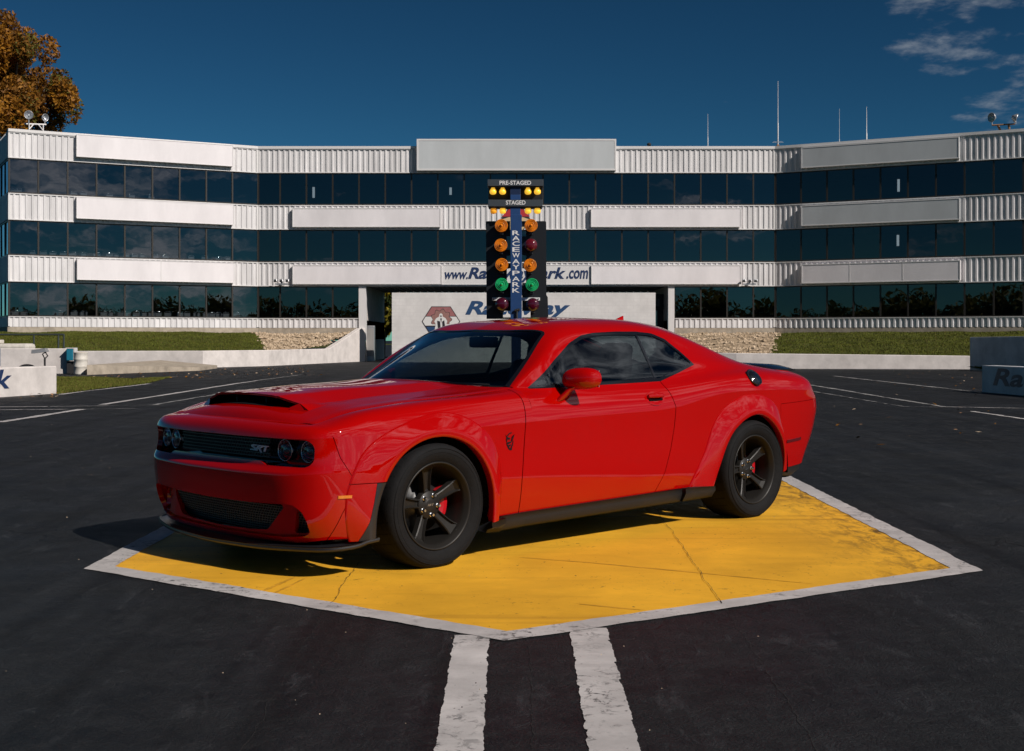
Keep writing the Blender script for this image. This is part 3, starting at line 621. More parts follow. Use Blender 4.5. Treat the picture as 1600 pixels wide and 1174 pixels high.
# ---- wheels
def wheel(c, side, ang):
    """side +1 left, -1 right; built with its axis along y"""
    A = Matrix.Translation(Vector((c[0], 0, c[1]))) @ Matrix.Diagonal((1, side, 1, 1)) @ Matrix.Rotation(-PI / 2, 4, 'X')   # local z -> +y (then mirrored)
    fl = lambda o: (o.data.flip_normals() if side < 0 else None, o)[1]
    ty = MB().lathe([(.244,.958),(.262,.972),(.285,.982),(.310,.985),(.330,.978),(.343,.962),(.3505,.938),(.3535,.90),(.3535,.75),(.3505,.715),(.340,.69),(.30,.675),(.244,.69)], 96, A)
    # dark tread strips and raised sidewall rings
    R_ = MB()
    rim = R_.lathe([(.246,.957),(.247,.966),(.243,.969),(.238,.968),(.234,.960),(.222,.945),(.2165,.928),(.214,.90),(.208,.86),(.205,.74),(.21,.70)], 96, A)
    for k in range(5):                                                # spokes: tapered, with a pocket
        q = -(ang + k * 2 * PI / 5); cs, sn = math.cos(q), math.sin(q)
        def P(r, w, h): return A @ Vector((r * cs - w * sn, r * sn + w * cs, h))
        st = [(.050,.028,.893),(.085,.0245,.897),(.12,.0255,.903),(.165,.0295,.912),(.195,.035,.919),(.2145,.042,.926)]
        V = []; n = 8
        for r, w, h in st:
            pd = .016 if .08 < r < .2 else .002; V += [P(r, -w - .005, h - .035), P(r, -w, h - .004), P(r, -w + .006, h), P(r, -w + .013, h - pd), P(r, w - .013, h - pd), P(r, w - .006, h), P(r, w, h - .004), P(r, w + .006, h - .035)]
        rim.add(V, [(i * n + j, i * n + j + 1, (i + 1) * n + j + 1, (i + 1) * n + j) for i in range(len(st) - 1) for j in range(n - 1)])
    rim.lathe([(.082,.86),(.080,.889),(.074,.896),(.040,.898),(.034,.902),(.026,.904),(0,.9045)], 40, A)
    w = fl(R_.build('wheel', M['rim'], car)); t_ = fl(ty.build('tyre', M['rubber'], w))
    tg = MB()  # flat dark strips on the tread, groove shade put into their colour
    for k in range(34):
        q = 2 * PI * k / 34; V = []
        for i in range(9):
            t = i / 8; y = .952 - .20 * t; r = float(np.interp(y, [.69, .715, .75, .90, .938, .962], [.340, .3505, .3535, .3535, .3505, .343])) + .0007; a = q + .10 * t ** 1.5; w_ = .0075 * (1 - .5 * t)
            V += [A @ Vector((r * math.cos(a - w_), r * math.sin(a - w_), y)), A @ Vector((r * math.cos(a + w_), r * math.sin(a + w_), y))]
        tg.add(V, [(2 * i, 2 * i + 1, 2 * i + 3, 2 * i + 2) for i in range(8)])
    fl(tg.build('tread_groove_strip', M['void'], t_)); t_.children[0]['kind'] = 'stuff'
    g = MB()
    for rr in (.300, .322): g.lathe([(rr - .0025, .983), (rr, .9872), (rr + .0025, .983)], 96, A)
    fl(g.build('sidewall_ring', M['rubber'], w))
    for k in range(5):
        q = -ang + PI / 5 + k * 2 * PI / 5; B = A @ Matrix.Translation((.0575 * math.cos(q), .0575 * math.sin(q), .893))
        nb = MB().lathe([(.0125, 0), (.0125, .006), (.0095, .008), (.0095, .022), (.007, .026), (0, .026)], 10, B, smooth=False); fl(nb.build('lug_nut', M['chrome'], w))
    fl(MB().lathe([(.165,.80),(.165,.812),(.09,.812),(.088,.83),(0,.83)], 48, A).build('brake_disc', M['steel'], w))
    V = MB(); a0, a1 = (PI - .45, PI + .62)                           # caliper sits behind the axle at the front, ahead at the rear
    sg = 0.0
    arc = [(a0 + (a1 - a0) * i / 12) for i in range(13)]; prof = [(.118,.80),(.118,.842),(.140,.856),(.168,.850),(.172,.80)]
    VV = [A @ Vector((r * math.cos(q), r * math.sin(q), h)) for q in arc for r, h in prof]; n = len(prof)
    V.add(VV, [(i * n + j, i * n + j + 1, (i + 1) * n + j + 1, (i + 1) * n + j) for i in range(12) for j in range(n - 1)] + [tuple(range(n)), tuple(range(12 * n, 13 * n))])
    fl(V.build('brake_caliper', M['caliper'], w))
    if side > 0:
        X = A @ Matrix.Translation((0, 0, .9045)) @ Matrix.Rotation(0, 4, 'Z')
        # lettering stands upright: local frame with x backwards, y up
        Bm = Matrix.Translation(Vector((c[0], .905, c[1]))) @ Matrix(((-1, 0, 0, 0), (0, 0, 1, 0), (0, 1, 0, 0), (0, 0, 0, 1)))
        text_mesh('cap_lettering', 'SRT', .03, M['chrome'], w, Bm, .001, .3, .0006, fit=(.046, .012))
    return w
deg = math.radians
wheel(WF, 1, deg(90 - 10)); wheel(WR, 1, deg(90 - 18)); wheel(WF, -1, deg(60)); wheel(WR, -1, deg(40))
# wheel wells and underside
for c in (WF, WR):
    for s in (1, -1):
        mb = MB(); q = [PI * (-.02 + 1.06 * i / 24) for i in range(25)]; V = []
        for a in q: V += [(c[0] + .44 * math.cos(a), s * .95, c[1] + .44 * math.sin(a)), (c[0] + .44 * math.cos(a), s * .50, c[1] + .44 * math.sin(a))]
        mb.add(V, [(2 * i, 2 * i + 1, 2 * i + 3, 2 * i + 2) for i in range(24)]); mb.add([V[2 * i + 1] for i in range(25)], [tuple(range(25))]); mb.build('wheel_well', M['void'], car)
mb = MB().box((-1.5, 0, .19), (4.3, .98, .03)).box((-1.45, 0, .20), (1.95, 1.80, .04)).box((.55, 0, .20), (.24, 1.30, .03)).box((-3.55, 0, .33), (.5, 1.5, .03)); mb.build('underbody', M['void'], car)
# rocker skirts
def skirt(xs, ztop, zbot_, yt, yb, name):
    V = []
    for i, x in enumerate(xs):
        t = i / (len(xs) - 1); a = ztop[0] + (ztop[1] - ztop[0]) * t; b = zbot_[0] + (zbot_[1] - zbot_[0]) * t
        V += [(x, yt - .03, a + .004), (x, yt, a), (x, yt + .004, a - .03), (x, yb, b + .02), (x, yb - .012, b), (x, yb - .12, b + .01)]
    n = 6; F = [(i * n + j, i * n + j + 1, (i + 1) * n + j + 1, (i + 1) * n + j) for i in range(len(xs) - 1) for j in range(n - 1)] + [tuple(range(n)), tuple(range((len(xs) - 1) * n, len(xs) * n))]
    return pair(name, (np.array([v + (0, 0) for v in V]), F), M['black_plastic'], 0)
skirt([-.49, -.7, -1.2, -1.7, -2.17], (.232, .264), (.148, .176), .934, .925, 'side_skirt')
skirt([-.375, -.43, -.487], (.214, .230), (.150, .148), .985, .945, 'skirt_end'); skirt([-2.176, -2.3, -2.44, -2.50], (.266, .262), (.178, .185), .962, .945, 'skirt_end')
# rear valance
mb = MB(); V = []
for s in np.linspace(19.55, 25, 22):
    u = np.interp(s, range(NS), U); P = nspline(*mirror_ext(low[0], 0, NS - 1), np.array([u]))[0]; x = max(P[0], -3.96)
    k_ = .35 + .65 * min(1, (s - 19.55) / 2.5); V += [(x + .004, P[1] - .004, P[2] + .004), (x + .03 * k_, P[1] - .01, P[2] - .06 * k_), (x + .13 * k_, P[1] - .04, P[2] - .13 * k_)]
mb.add(V, [(i * 3 + j, i * 3 + j + 1, i * 3 + j + 4, i * 3 + j + 3) for i in range(21) for j in range(2)])
VF = (np.array([v + (0, 0) for v in mb.V]), mb.F); VV, FF = weld(flip_out(VF), mirrored(flip_out(VF))); mesh('rear_valance', VV, FF, M['black_plastic'], car, True)
# splitter: blade along the nose, turned up at the wheel
SPL = [(.905,0,.135),(.893,.25,.137),(.862,.50,.142),(.800,.72,.149),(.730,.865,.153),(.640,.925,.158),(.555,.948,.166),(.500,.955,.180),(.455,.962,.186),(.425,.964,.190)]
us = np.arange(len(SPL)); q = np.linspace(0, len(SPL) - 1, 60); e = nspline(list(range(-2, len(SPL))), [(SPL[2][0], -SPL[2][1], SPL[2][2]), (SPL[1][0], -SPL[1][1], SPL[1][2])] + SPL, q); V = []
for i in range(60):
    p = e[i]; d = (e[min(i + 1, 59)] - e[max(i - 1, 0)]); nx, ny = d[1], -d[0]; l_ = math.hypot(nx, ny); nx, ny = nx / l_, ny / l_
    if i == 0: nx, ny = 1, 0
    w = .15 if q[i] < 6 else .15 - .02 * (q[i] - 6); zt = .048 - .004 * min(q[i], 6)
    V += [(p[0] - nx * w, p[1] - ny * w, p[2] + zt), (p[0] - nx * .05, p[1] - ny * .05, p[2] + zt * .75), (p[0] - nx * .006, p[1] - ny * .006, p[2] + .022), (p[0], p[1], p[2] + .016), (p[0] - nx * .004, p[1] - ny * .004, p[2]), (p[0] - nx * w, p[1] - ny * w, p[2] - .012)]
F = [(i * 6 + j, i * 6 + j + 1, (i + 1) * 6 + j + 1, (i + 1) * 6 + j) for i in range(59) for j in range(5)] + [tuple(range(59 * 6, 60 * 6))]
VF = (np.array([v + (0, 0) for v in V]), F); VV, FF = weld(flip_out(VF), mirrored(flip_out(VF))); mesh('front_splitter', VV, FF, M['splitter'], car, True)
# ---- front lamps, grilles
mb = MB(); yy = np.linspace(-.845, .845, 41)
V = [(x_front(y) - .10 - .03 * max(0, (abs(y) - .7) / .14), y, z) for y in yy for z in (.575, .76)]
mb.add(V, [(2 * i, 2 * i + 1, 2 * i + 3, 2 * i + 2) for i in range(40)])
for z, s in ((.598, .02), (.743, -.02)):
    V = [p for y in yy for p in ((x_front(y) - .004, y * .985, z - s * .5 + (.018 if abs(y) < .47 and s > 0 else 0)), (x_front(y) - .13, y * .985, z + s * .2))]; mb.add(V, [(2 * i, 2 * i + 1, 2 * i + 3, 2 * i + 2) for i in range(40)])
for s_ in (1, -1): mb.add([(.745, s_ * .826, .605), (.745, s_ * .826, .738), (.63, s_ * .815, .745), (.63, s_ * .815, .597)], [(0, 1, 2, 3)])
mb.build('grille_recess', M['gloss_black'], front_bumper)
gm = MB(); R_ = 6
for k in range(R_):
    z = .633 + .0185 * k; V = []
    ys = np.linspace(-.468, .468, 25)
    for y in ys: x = x_front(y) - .055; V += [(x - .012, y, z + .0022), (x, y, z + .0022), (x, y, z - .0022), (x - .012, y, z - .0022)]
    gm.add(V, [(i * 4 + j, i * 4 + j + 1, i * 4 + j + 5, i * 4 + j + 4) for i in range(24) for j in range(3)])
    if k < R_ - 1:
        for i in range(37):
            y = -.46 + .0255 * i + (.0127 if k % 2 else 0)
            if abs(y) < .466: gm.box((x_front(y) - .062, y, z + .00925), (.010, .0045, .0150))
gm.build('grille', simple('grille_grey', (.10, .10, .10), rough=.35, metal=.4), front_bumper)
Bm = Matrix.Translation((x_front(.40) - .045, .392, .676)) @ Matrix.Rotation(deg(-4), 4, 'Z') @ Matrix(((0, 0, 1, 0), (1, 0, 0, 0), (0, 1, 0, 0), (0, 0, 0, 1)))
mb = MB()                                                           # slanted three-letter badge
def stroke(poly): mb.prism(poly, .006, Bm)
L_ = lambda pts: stroke([(x * .205 / 10, y * .040 / 3) for x, y in pts])
L_([(-5.0,-1.0),(-4.6,-.45),(-2.9,-.45),(-2.6,-.05),(-4.3,.55),(-4.2,1.1),(-3.7,1.5),(-1.2,1.5),(-1.5,1.0),(-3.1,1.0),(-3.2,.8),(-1.7,.2),(-1.5,-.3),(-2.1,-1.0)])
L_([(-2.0,-1.0),(-.6,1.5),(1.5,1.5),(2.0,1.1),(1.6,.5),(.6,.1),(1.4,-1.6),(.9,-1.6),(-.5,0.1),(.2,.6),(.9,.75),(1.0,1.0),(.2,1.0),(-1.1,-1.0)])
L_([(1.9,1.5),(5.0,1.5),(4.7,1.0),(3.9,1.0),(3.2,-1.0),(2.4,-1.0),(3.1,1.0),(2.1,1.0)])
mb.build('grille_badge', M['badge_white'], front_bumper)
for s in (1, -1):
    for yc in (.748, .580):
        x = x_front(yc) - .075; T = Matrix.Translation((x, s * yc, .676)) @ Matrix.Rotation(PI / 2, 4, 'Y') @ Matrix.Rotation(PI / 2, 4, 'Z')
        T = Matrix.Translation((x, s * yc, .676)) @ rot_to((1, s * .10, 0))
        lamp = MB().lathe([(.0585, -.03), (.0600, .012), (.0570, .016), (.0545, .010), (.0530, -.03)], 40, T).build('headlamp', M['dark_chrome'], front_bumper)
        MB().lathe([(.053, -.004), (.047, -.022), (.040, -.030), (.0, -.034)], 36, T).build('lamp_reflector', M['lamp_bowl'] if yc > .7 else M['dark_chrome'], lamp)
        MB().lathe([(.034, -.028), (.033, -.010), (.026, .004), (.014, .011), (0, .013)], 32, T).build('projector_lens', simple('projector_glass', (.03, .035, .05), rough=.02, coat=1.0, spec=.9), lamp)
        MB().lathe([(.0525, .004), (.040, .012), (.02, .016), (0, .017)], 36, T).build('lamp_cover', M['lens'], lamp)
# lower intake: recess, red surround pillar, mesh
xb = lambda y, z: float(np.interp(z, [.175, .30, .42], [np.interp(abs(y), [0, .3, .55, .75, .83], [fx[q][k] for q in range(5)]) for k in (0, 1, 2)]))
# red inner frame: grid over the opening pushed back, with the mesh openings clipped out
yy = np.linspace(0, .83, 60); zz = np.linspace(.185, .415, 30)
V = np.array([(xb(y, .36) - .064 - .012 * (z - .2) / .2, y, z, 0, 0) for y in yy for z in zz]); F = [(i * 30 + j, i * 30 + j + 1, (i + 1) * 30 + j + 1, (i + 1) * 30 + j) for i in range(59) for j in range(29)]
fr2 = clip((V, F), intake_all(V[:, 1], V[:, 2]) - .02); fr2 = clip(fr2, -intake_main(fr2[0][:, 1], fr2[0][:, 2])); fr2 = clip(fr2, -intake_side(fr2[0][:, 1], fr2[0][:, 2]))
V, F = fr2; F = F if normals(V, F)[0][0] > 0 else [tuple(reversed(f)) for f in F]; fr2 = weld((V, F), mirrored((V, F))); VV, FF = flanged(fr2, .03); mesh('intake_frame', VV, FF, M['paint'], front_bumper, True)
v = bumper[0]; E_ = [(i, j) for i, j in boundary(flip_out(bumper)[1]) if v[i][0] > .5 and abs(intake_all(np.array([v[i][1]]), np.array([v[i][2]]))[0]) < .004 and abs(intake_all(np.array([v[j][1]]), np.array([v[j][2]]))[0]) < .004]
mb = MB()
for i, j in E_:
    for s in (1, -1): mb.add([(v[i][0], s * v[i][1], v[i][2]), (v[j][0], s * v[j][1], v[j][2]), (v[j][0] - .07, s * v[j][1], v[j][2]), (v[i][0] - .07, s * v[i][1], v[i][2])], [(0, 1, 2, 3) if s < 0 else (3, 2, 1, 0)])
mb.build('intake_wall', M['paint'], front_bumper)
gm = MB(); bk = MB()
for k in range(11):
    z = .224 + .0145 * k; ys = np.linspace(-.80, .80, 41); V = []
    for y in ys: x = xb(y, z) - .085; V += [(x - .006, y, z + .0017), (x, y, z + .0017), (x, y, z - .0017), (x - .006, y, z - .0017)]
    gm.add(V, [(i * 4 + j, i * 4 + j + 1, i * 4 + j + 5, i * 4 + j + 4) for i in range(40) for j in range(3)])
    if k < 10:
        for i in range(72):
            y = -.79 + .0222 * i + (.0111 if k % 2 else 0)
            gm.box((xb(y, z) - .087, y, z + .0073), (.005, .0035, .0113))
V = [(xb(y, .3) - .125, y, z) for y in np.linspace(-.82, .82, 21) for z in (.18, .42)]; bk.add(V, [(2 * i, 2 * i + 1, 2 * i + 3, 2 * i + 2) for i in range(20)])
gm.build('intake_mesh', bpy.data.materials['grille_grey'], front_bumper); bk.build('intake_back', M['void'], front_bumper)

# ---- small side parts
def side_frame(x, z, s=1, rot=0.0):
    n = Vector(n_at(x, z)); p = Vector((x, y_at(x, z), z)); bx = Vector((-1, 0, 0)); bx = (bx - n * bx.dot(n)).normalized(); by = n.cross(bx).normalized()
    if by.z < 0: by = -by
    R = Matrix(((bx.x, by.x, n.x, p.x), (bx.y, by.y, n.y, p.y), (bx.z, by.z, n.z, p.z), (0, 0, 0, 1)))
    return (Matrix.Diagonal((1, s, 1, 1)) @ R) if s < 0 else R
for s in (1, -1):
    # amber front marker follows the corner
    V = []; xs = np.linspace(.655, .458, 12)
    for x in xs:
        for z, o in ((.4315, .001), (.432, .007), (.4475, .007), (.448, .001)): V.append((x, s * (y_at(x, z) + o + (.012 if x < .56 else .0) * min(1, (.56 - x) / .1)), z))
    MB().add(V, [(i * 4 + j, i * 4 + j + 1, i * 4 + j + 5, i * 4 + j + 4) for i in range(11) for j in range(3)] + [(0, 1, 2, 3), (44, 45, 46, 47)]).build('side_marker_lamp', M['amber'], car)
    V = []; xs = np.linspace(-3.40, -3.615, 10)
    for i, x in enumerate(xs):
        zc = .517 + .012 * i / 9
        for z, o in ((zc - .011, .001), (zc - .0105, .005), (zc + .0105, .005), (zc + .011, .001)): V.append((x, s * (y_at(x, z) + o), z))
    MB().add(V, [(i * 4 + j, i * 4 + j + 1, i * 4 + j + 5, i * 4 + j + 4) for i in range(9) for j in range(3)] + [(0, 1, 2, 3), (36, 37, 38, 39)]).build('side_marker_lamp', M['dark_red_lens'], car)
    # door handle: cup and bar
    d = doors[0 if s > 0 else 1]; T = side_frame(-1.885, .885, s)
    MB().lathe([(.052, .002), (.046, .0035), (.02, .002), (0, .0015)], 28, T @ Matrix.Diagonal((1.75, .95, 1, 1))).build('handle_cup', M['paint'], d)
    mb = MB(); V = []
    for i in range(15):
        t = i / 14; x = -.075 + .15 * t; h_ = .016 + .014 * math.sin(PI * t) ** .5; w = .013 + .004 * math.sin(PI * t)
        V += [T @ Vector((x, .012 + w * math.cos(q), h_ + .008 * math.sin(q))) for q in [2 * PI * k / 10 for k in range(10)]]
    mb.add(V, [(i * 10 + k, i * 10 + (k + 1) % 10, (i + 1) * 10 + (k + 1) % 10, (i + 1) * 10 + k) for i in range(14) for k in range(10)] + [tuple(range(10)), tuple(range(140, 150))], smooth=True); mb.build('door_handle', M['paint'], d)
    T2 = T @ Matrix.Translation((0, -.012, .006)); MB().box((0, 0, 0), (.13, .012, .008), bev=.002).build('handle_gap', M['void'], d).data.transform(T2)
    # mirror: stalk and shell
    C_ = Vector((-1.115, 1.005, 1.030)) if s > 0 else Vector((-1.10, -.975, .995)); V = []; nn = 28; mm = 18
    for i in range(mm + 1):
        th_ = PI * i / mm
        for j in range(nn):
            q = 2 * PI * j / nn; X = math.cos(q) * math.sin(th_); Y = math.cos(th_); Z = math.sin(q) * math.sin(th_)
            sg = lambda a, p: math.copysign(abs(a) ** p, a)
            x = .085 * sg(X, .8) if X > 0 else .050 * sg(X, .6); y = .118 * sg(Y, .8); z = .070 * sg(Z, .85)
            if Z < 0: z *= .95
            x += -.028 * ((s * y) / .118 if False else y / .118); V.append((C_.x + x, C_.y + s * y, C_.z + z + .004 * y / .118))
    F = [(i * nn + j, i * nn + (j + 1) % nn, (i + 1) * nn + (j + 1) % nn, (i + 1) * nn + j) for i in range(mm) for j in range(nn)]
    if s < 0: F = [tuple(reversed(f)) for f in F]
    shell_m = MB().add(V, F, smooth=True).build('door_mirror', M['paint'], d)
    pb = Vector((-1.02, s * .912, .905)); V = []
    secs = [(pb, .058, .026), (Vector((-1.035, s * .935, .935)), .050, .024), (Vector((-1.065, s * .962, .975)), .046, .026), (Vector((-1.095, s * .985, 1.0)), .05, .04)]
    for p, a, b_ in secs: V += [p + Vector((a * math.cos(2 * PI * k / 16), s * b_ * math.sin(2 * PI * k / 16), -.3 * a * math.cos(2 * PI * k / 16))) for k in range(16)]
    MB().add(V, [(i * 16 + k, i * 16 + (k + 1) % 16, (i + 1) * 16 + (k + 1) % 16, (i + 1) * 16 + k) for i in range(3) for k in range(16)], smooth=True).build('mirror_stalk', M['paint'], d)
    MB().box((-1.171, s * 1.0, 1.032), (.004, .19, .105), bev=.0018).build('mirror_glass', M['mirror'], d)
# fuel filler (left side only)
T = side_frame(-3.005, 1.000)
fd = MB().lathe([(.070, .001), (.070, .007), (.064, .010), (.058, .006), (.050, .006), (.047, .011), (0, .013)], 40, T).build('fuel_filler', M['gloss_black'], car)
text_mesh('filler_lettering', 'FUEL', .02, M['chrome'], fd, T @ Matrix.Translation((0, 0, .0135)), .0005, 0, .0003, fit=(.05, .010))
# fender emblem: horned head in black strokes
for s in (1, -1):
    T = side_frame(-.552, .676, s); mb = MB(); sc_ = .0125
    for pl in ([(-3.1,3.0),(-2.2,2.3),(-1.3,1.6),(.0,1.6),(-.4,.4),(-1.0,1.0),(-1.8,.6),(-2.0,-.6),(-2.6,.4),(-2.4,1.8)],
               [(-1.9,2.6),(-.8,3.6),(.6,4.0),(1.4,3.7),(.3,3.6),(-.6,3.2),(-1.4,2.3)],
               [(3.0,3.0),(2.4,1.6),(1.9,.6),(1.3,.7),(.8,-.2),(-.8,-.5),(-2.3,-.7),(-2.0,-1.3),(-.3,-1.2),(1.0,-.7),(1.2,1.8),(1.9,1.4)],
               [(2.1,.3),(2.4,-.5),(2.2,-2.0),(1.5,-3.4),(1.6,-4.3),(.6,-4.4),(-.6,-3.9),(-1.3,-2.8),(-2.0,-1.9),(-2.2,-.9),(-1.6,-1.2),(-1.4,-1.9),(.2,-1.8),(.9,-1.6),(.6,-2.4),(-.5,-2.5),(-.2,-3.3),(.7,-3.6),(1.0,-2.8),(1.7,-1.6)]):
        mb.prism([(x * sc_ * .95, y * sc_) for x, y in pl], .004, T)
    mb.build('fender_emblem', M['gloss_black'], car)
# wipers
for y0, y1 in ((.10, .62), (-.52, .04)):
    pts = []
    for t in np.linspace(0, 1, 10):
        y = y0 + (y1 - y0) * t; xw = np.interp(abs(y), [0, .38, .77], [-.47, -.54, -.76]); pts.append((xw - .015, y, np.interp(abs(y), [0, .38, .77], [1.005, 1.0, .985]) + .004))
    MB().tube(pts, .007, 6).build('wiper', M['black_plastic'], car)
# ---- cabin
MB().box((-1.02, 0, .84), (.42, 1.48, .16), bev=.05).box((-1.0, .36, .93), (.26, .40, .07), bev=.03).build('dashboard', M['leather'], car)
for y in (.37, -.37):
    mb = MB().box((-1.78, y, .56), (.52, .50, .20), bev=.06).box((-2.05, y, .85), (.16, .50, .56), ry=deg(-14), bev=.06).box((-2.135, y, 1.165), (.10, .26, .17), ry=deg(-10), bev=.04); mb.build('seat', M['leather'], car)
MB().box((-2.75, 0, .72), (.20, 1.2, .55), ry=deg(-20), bev=.05).build('rear_seat', M['leather'], car)
sw = MB(); R = Matrix.Translation((-1.33, .37, .93)) @ rot_to((-.9, 0, .42))
sw.lathe([(.185 + .016 * math.cos(2 * PI * k / 8), .016 * math.sin(2 * PI * k / 8)) for k in range(8)], 32, R, closed=True).lathe([(.06, 0), (.05, .02), (0, .025)], 16, R)
for a in (0, 120, 240): sw.tube([R @ Vector((.05 * math.cos(deg(a)), .05 * math.sin(deg(a)), .01)), R @ Vector((.18 * math.cos(deg(a)), .18 * math.sin(deg(a)), 0))], .012, 6)
sw.build('steering_wheel', M['leather'], car)
MB().box((-1.21, .0, 1.255), (.035, .27, .075), bev=.015).tube([(-1.19, 0, 1.29), (-1.17, 0, 1.345)], .014, 8).build('rear_view_mirror', M['black_plastic'], car)
mb = MB()
for s in (1, -1): mb.box((-1.5, s * .80, .70), (1.5, .04, .50))
mb.box((-2.95, 0, 1.00), (.70, 1.3, .03)); mb.build('cabin_lining', M['leather'], car)
tl = MB(); 
for s in np.linspace(-.74, .74, 2)[:1]:
    V = [(xx, y, z) for y in np.linspace(-.70, .70, 29) for xx, z in ((-4.02 - .082 * (1 - (y / .8) ** 4), .70), (-4.025 - .08 * (1 - (y / .8) ** 4), .84))]
tl.add(V, [(2 * i, 2 * i + 1, 2 * i + 3, 2 * i + 2) for i in range(28)]).build('tail_lamp', M['dark_red_lens'], car)
# ================================================================== THE PLACE
def gpt(px, py):  # survey note -> ground point (metres)
    d = 2036 * EYE / (py - 531); return ((px - 800) * d / 2036, d)
def asphalt_mat():
    m, nt, b, out = new_mat('asphalt'); N = nt.nodes.new; L = nt.links.new
    tc = N('ShaderNodeTexCoord')
    def noise(s, d=6, r=.6, dist=0, st=(1, 1, 1)):
        mp = N('ShaderNodeMapping'); mp.inputs['Scale'].default_value = st; L(tc.outputs['Object'], mp.inputs[0])
        n = N('ShaderNodeTexNoise'); n.inputs['Scale'].default_value = s; n.inputs['Detail'].default_value = d; n.inputs['Roughness'].default_value = r; n.inputs['Distortion'].default_value = dist; L(mp.outputs[0], n.inputs[0]); return n.outputs[0]
    def ramp(i, a, b_, c0, c1):
        r = N('ShaderNodeValToRGB'); r.color_ramp.elements[0].position = a; r.color_ramp.elements[1].position = b_; r.color_ramp.elements[0].color = (*c0, 1); r.color_ramp.elements[1].color = (*c1, 1); L(i, r.inputs[0]); return r.outputs[0]
    def mix(f, a, b_, mode='MIX'):
        x = N('ShaderNodeMix'); x.data_type = 'RGBA'; x.blend_type = mode
        for i, v in ((0, f), (6, a), (7, b_)):
            if isinstance(v, (int, float)): x.inputs[i].default_value = v
            elif isinstance(v, tuple): x.inputs[i].default_value = (*v, 1)
            else: L(v, x.inputs[i])
        return x.outputs[2]
    base = ramp(noise(.5, 8, .62), .34, .68, (.0030, .0034, .0040), (.0100, .0108, .0120))
    base = mix(ramp(noise(4.0, 9, .72, .6), .42, .70, (0, 0, 0), (.8, .8, .8)), base, (.0165, .0176, .0196))
    base = mix(ramp(noise(.33, 7, .66, .8), .54, .66, (0, 0, 0), (.55, .55, .55)), base, (.0240, .0255, .0285))
    streak = noise(1.0, 7, .68, .35, (2.6, .09, 1)); base = mix(ramp(streak, .50, .70, (0, 0, 0), (.75, .75, .75)), base, (.0185, .0198, .0222))
    dark = noise(.9, 6, .6, .2, (3.2, .06, 1)); base = mix(ramp(dark, .54, .66, (0, 0, 0), (.85, .85, .85)), base, (.0022, .0022, .0025))
    grain = noise(85, 3, .75); base = mix(.8, base, ramp(grain, .36, .68, (.25, .25, .25), (1.9, 1.9, 1.9)), 'MULTIPLY')
    chip = noise(38, 2, .5); base = mix(ramp(chip, .745, .77, (0, 0, 0), (1, 1, 1)), base, (.060, .059, .058))
    v = N('ShaderNodeTexVoronoi'); v.feature = 'DISTANCE_TO_EDGE'; v.inputs['Scale'].default_value = .55; v.inputs['Randomness'].default_value = 1
    wob = N('ShaderNodeVectorMath'); wob.operation = 'ADD'; nz = N('ShaderNodeTexNoise'); nz.inputs['Scale'].default_value = 2.2; nz.inputs['Detail'].default_value = 6; L(tc.outputs['Object'], nz.inputs[0])
    sc = N('ShaderNodeVectorMath'); sc.operation = 'SCALE'; sc.inputs['Scale'].default_value = .55; L(nz.outputs['Color'], sc.inputs[0]); L(tc.outputs['Object'], wob.inputs[0]); L(sc.outputs[0], wob.inputs[1]); L(wob.outputs[0], v.inputs['Vector'])
    gate = ramp(noise(.45, 3), .48, .62, (0, 0, 0), (1, 1, 1))
    crack = mix(gate, (0, 0, 0), ramp(v.outputs['Distance'], .0, .012, (1, 1, 1), (0, 0, 0)))
    base = mix(crack, base, (.004, .004, .004))
    scuff = ramp(noise(3.5, 9, .75, .6, (1.6, .5, 1)), .56, .70, (0, 0, 0), (.85, .85, .85)); base = mix(scuff, base, (.040, .042, .046))
    L(base, b.inputs['Base Color'])
    L(ramp(noise(1.3, 5), .3, .7, (.50,) * 3, (.72,) * 3), b.inputs['Roughness']); b.inputs['Specular IOR Level'].default_value = .30
    bp = N('ShaderNodeBump'); bp.inputs['Strength'].default_value = .9; bp.inputs['Distance'].default_value = .012
    h_ = N('ShaderNodeMath'); h_.operation = 'MULTIPLY_ADD'; L(noise(9, 9, .7, 1.4), h_.inputs[0]); h_.inputs[1].default_value = 2.2; L(grain, h_.inputs[2])
    h2 = N('ShaderNodeMath'); h2.operation = 'SUBTRACT'; L(h_.outputs[0], h2.inputs[0]); L(crack, h2.inputs[1]); L(h2.outputs[0], bp.inputs['Height']); L(bp.outputs[0], b.inputs['Normal'])
    return m
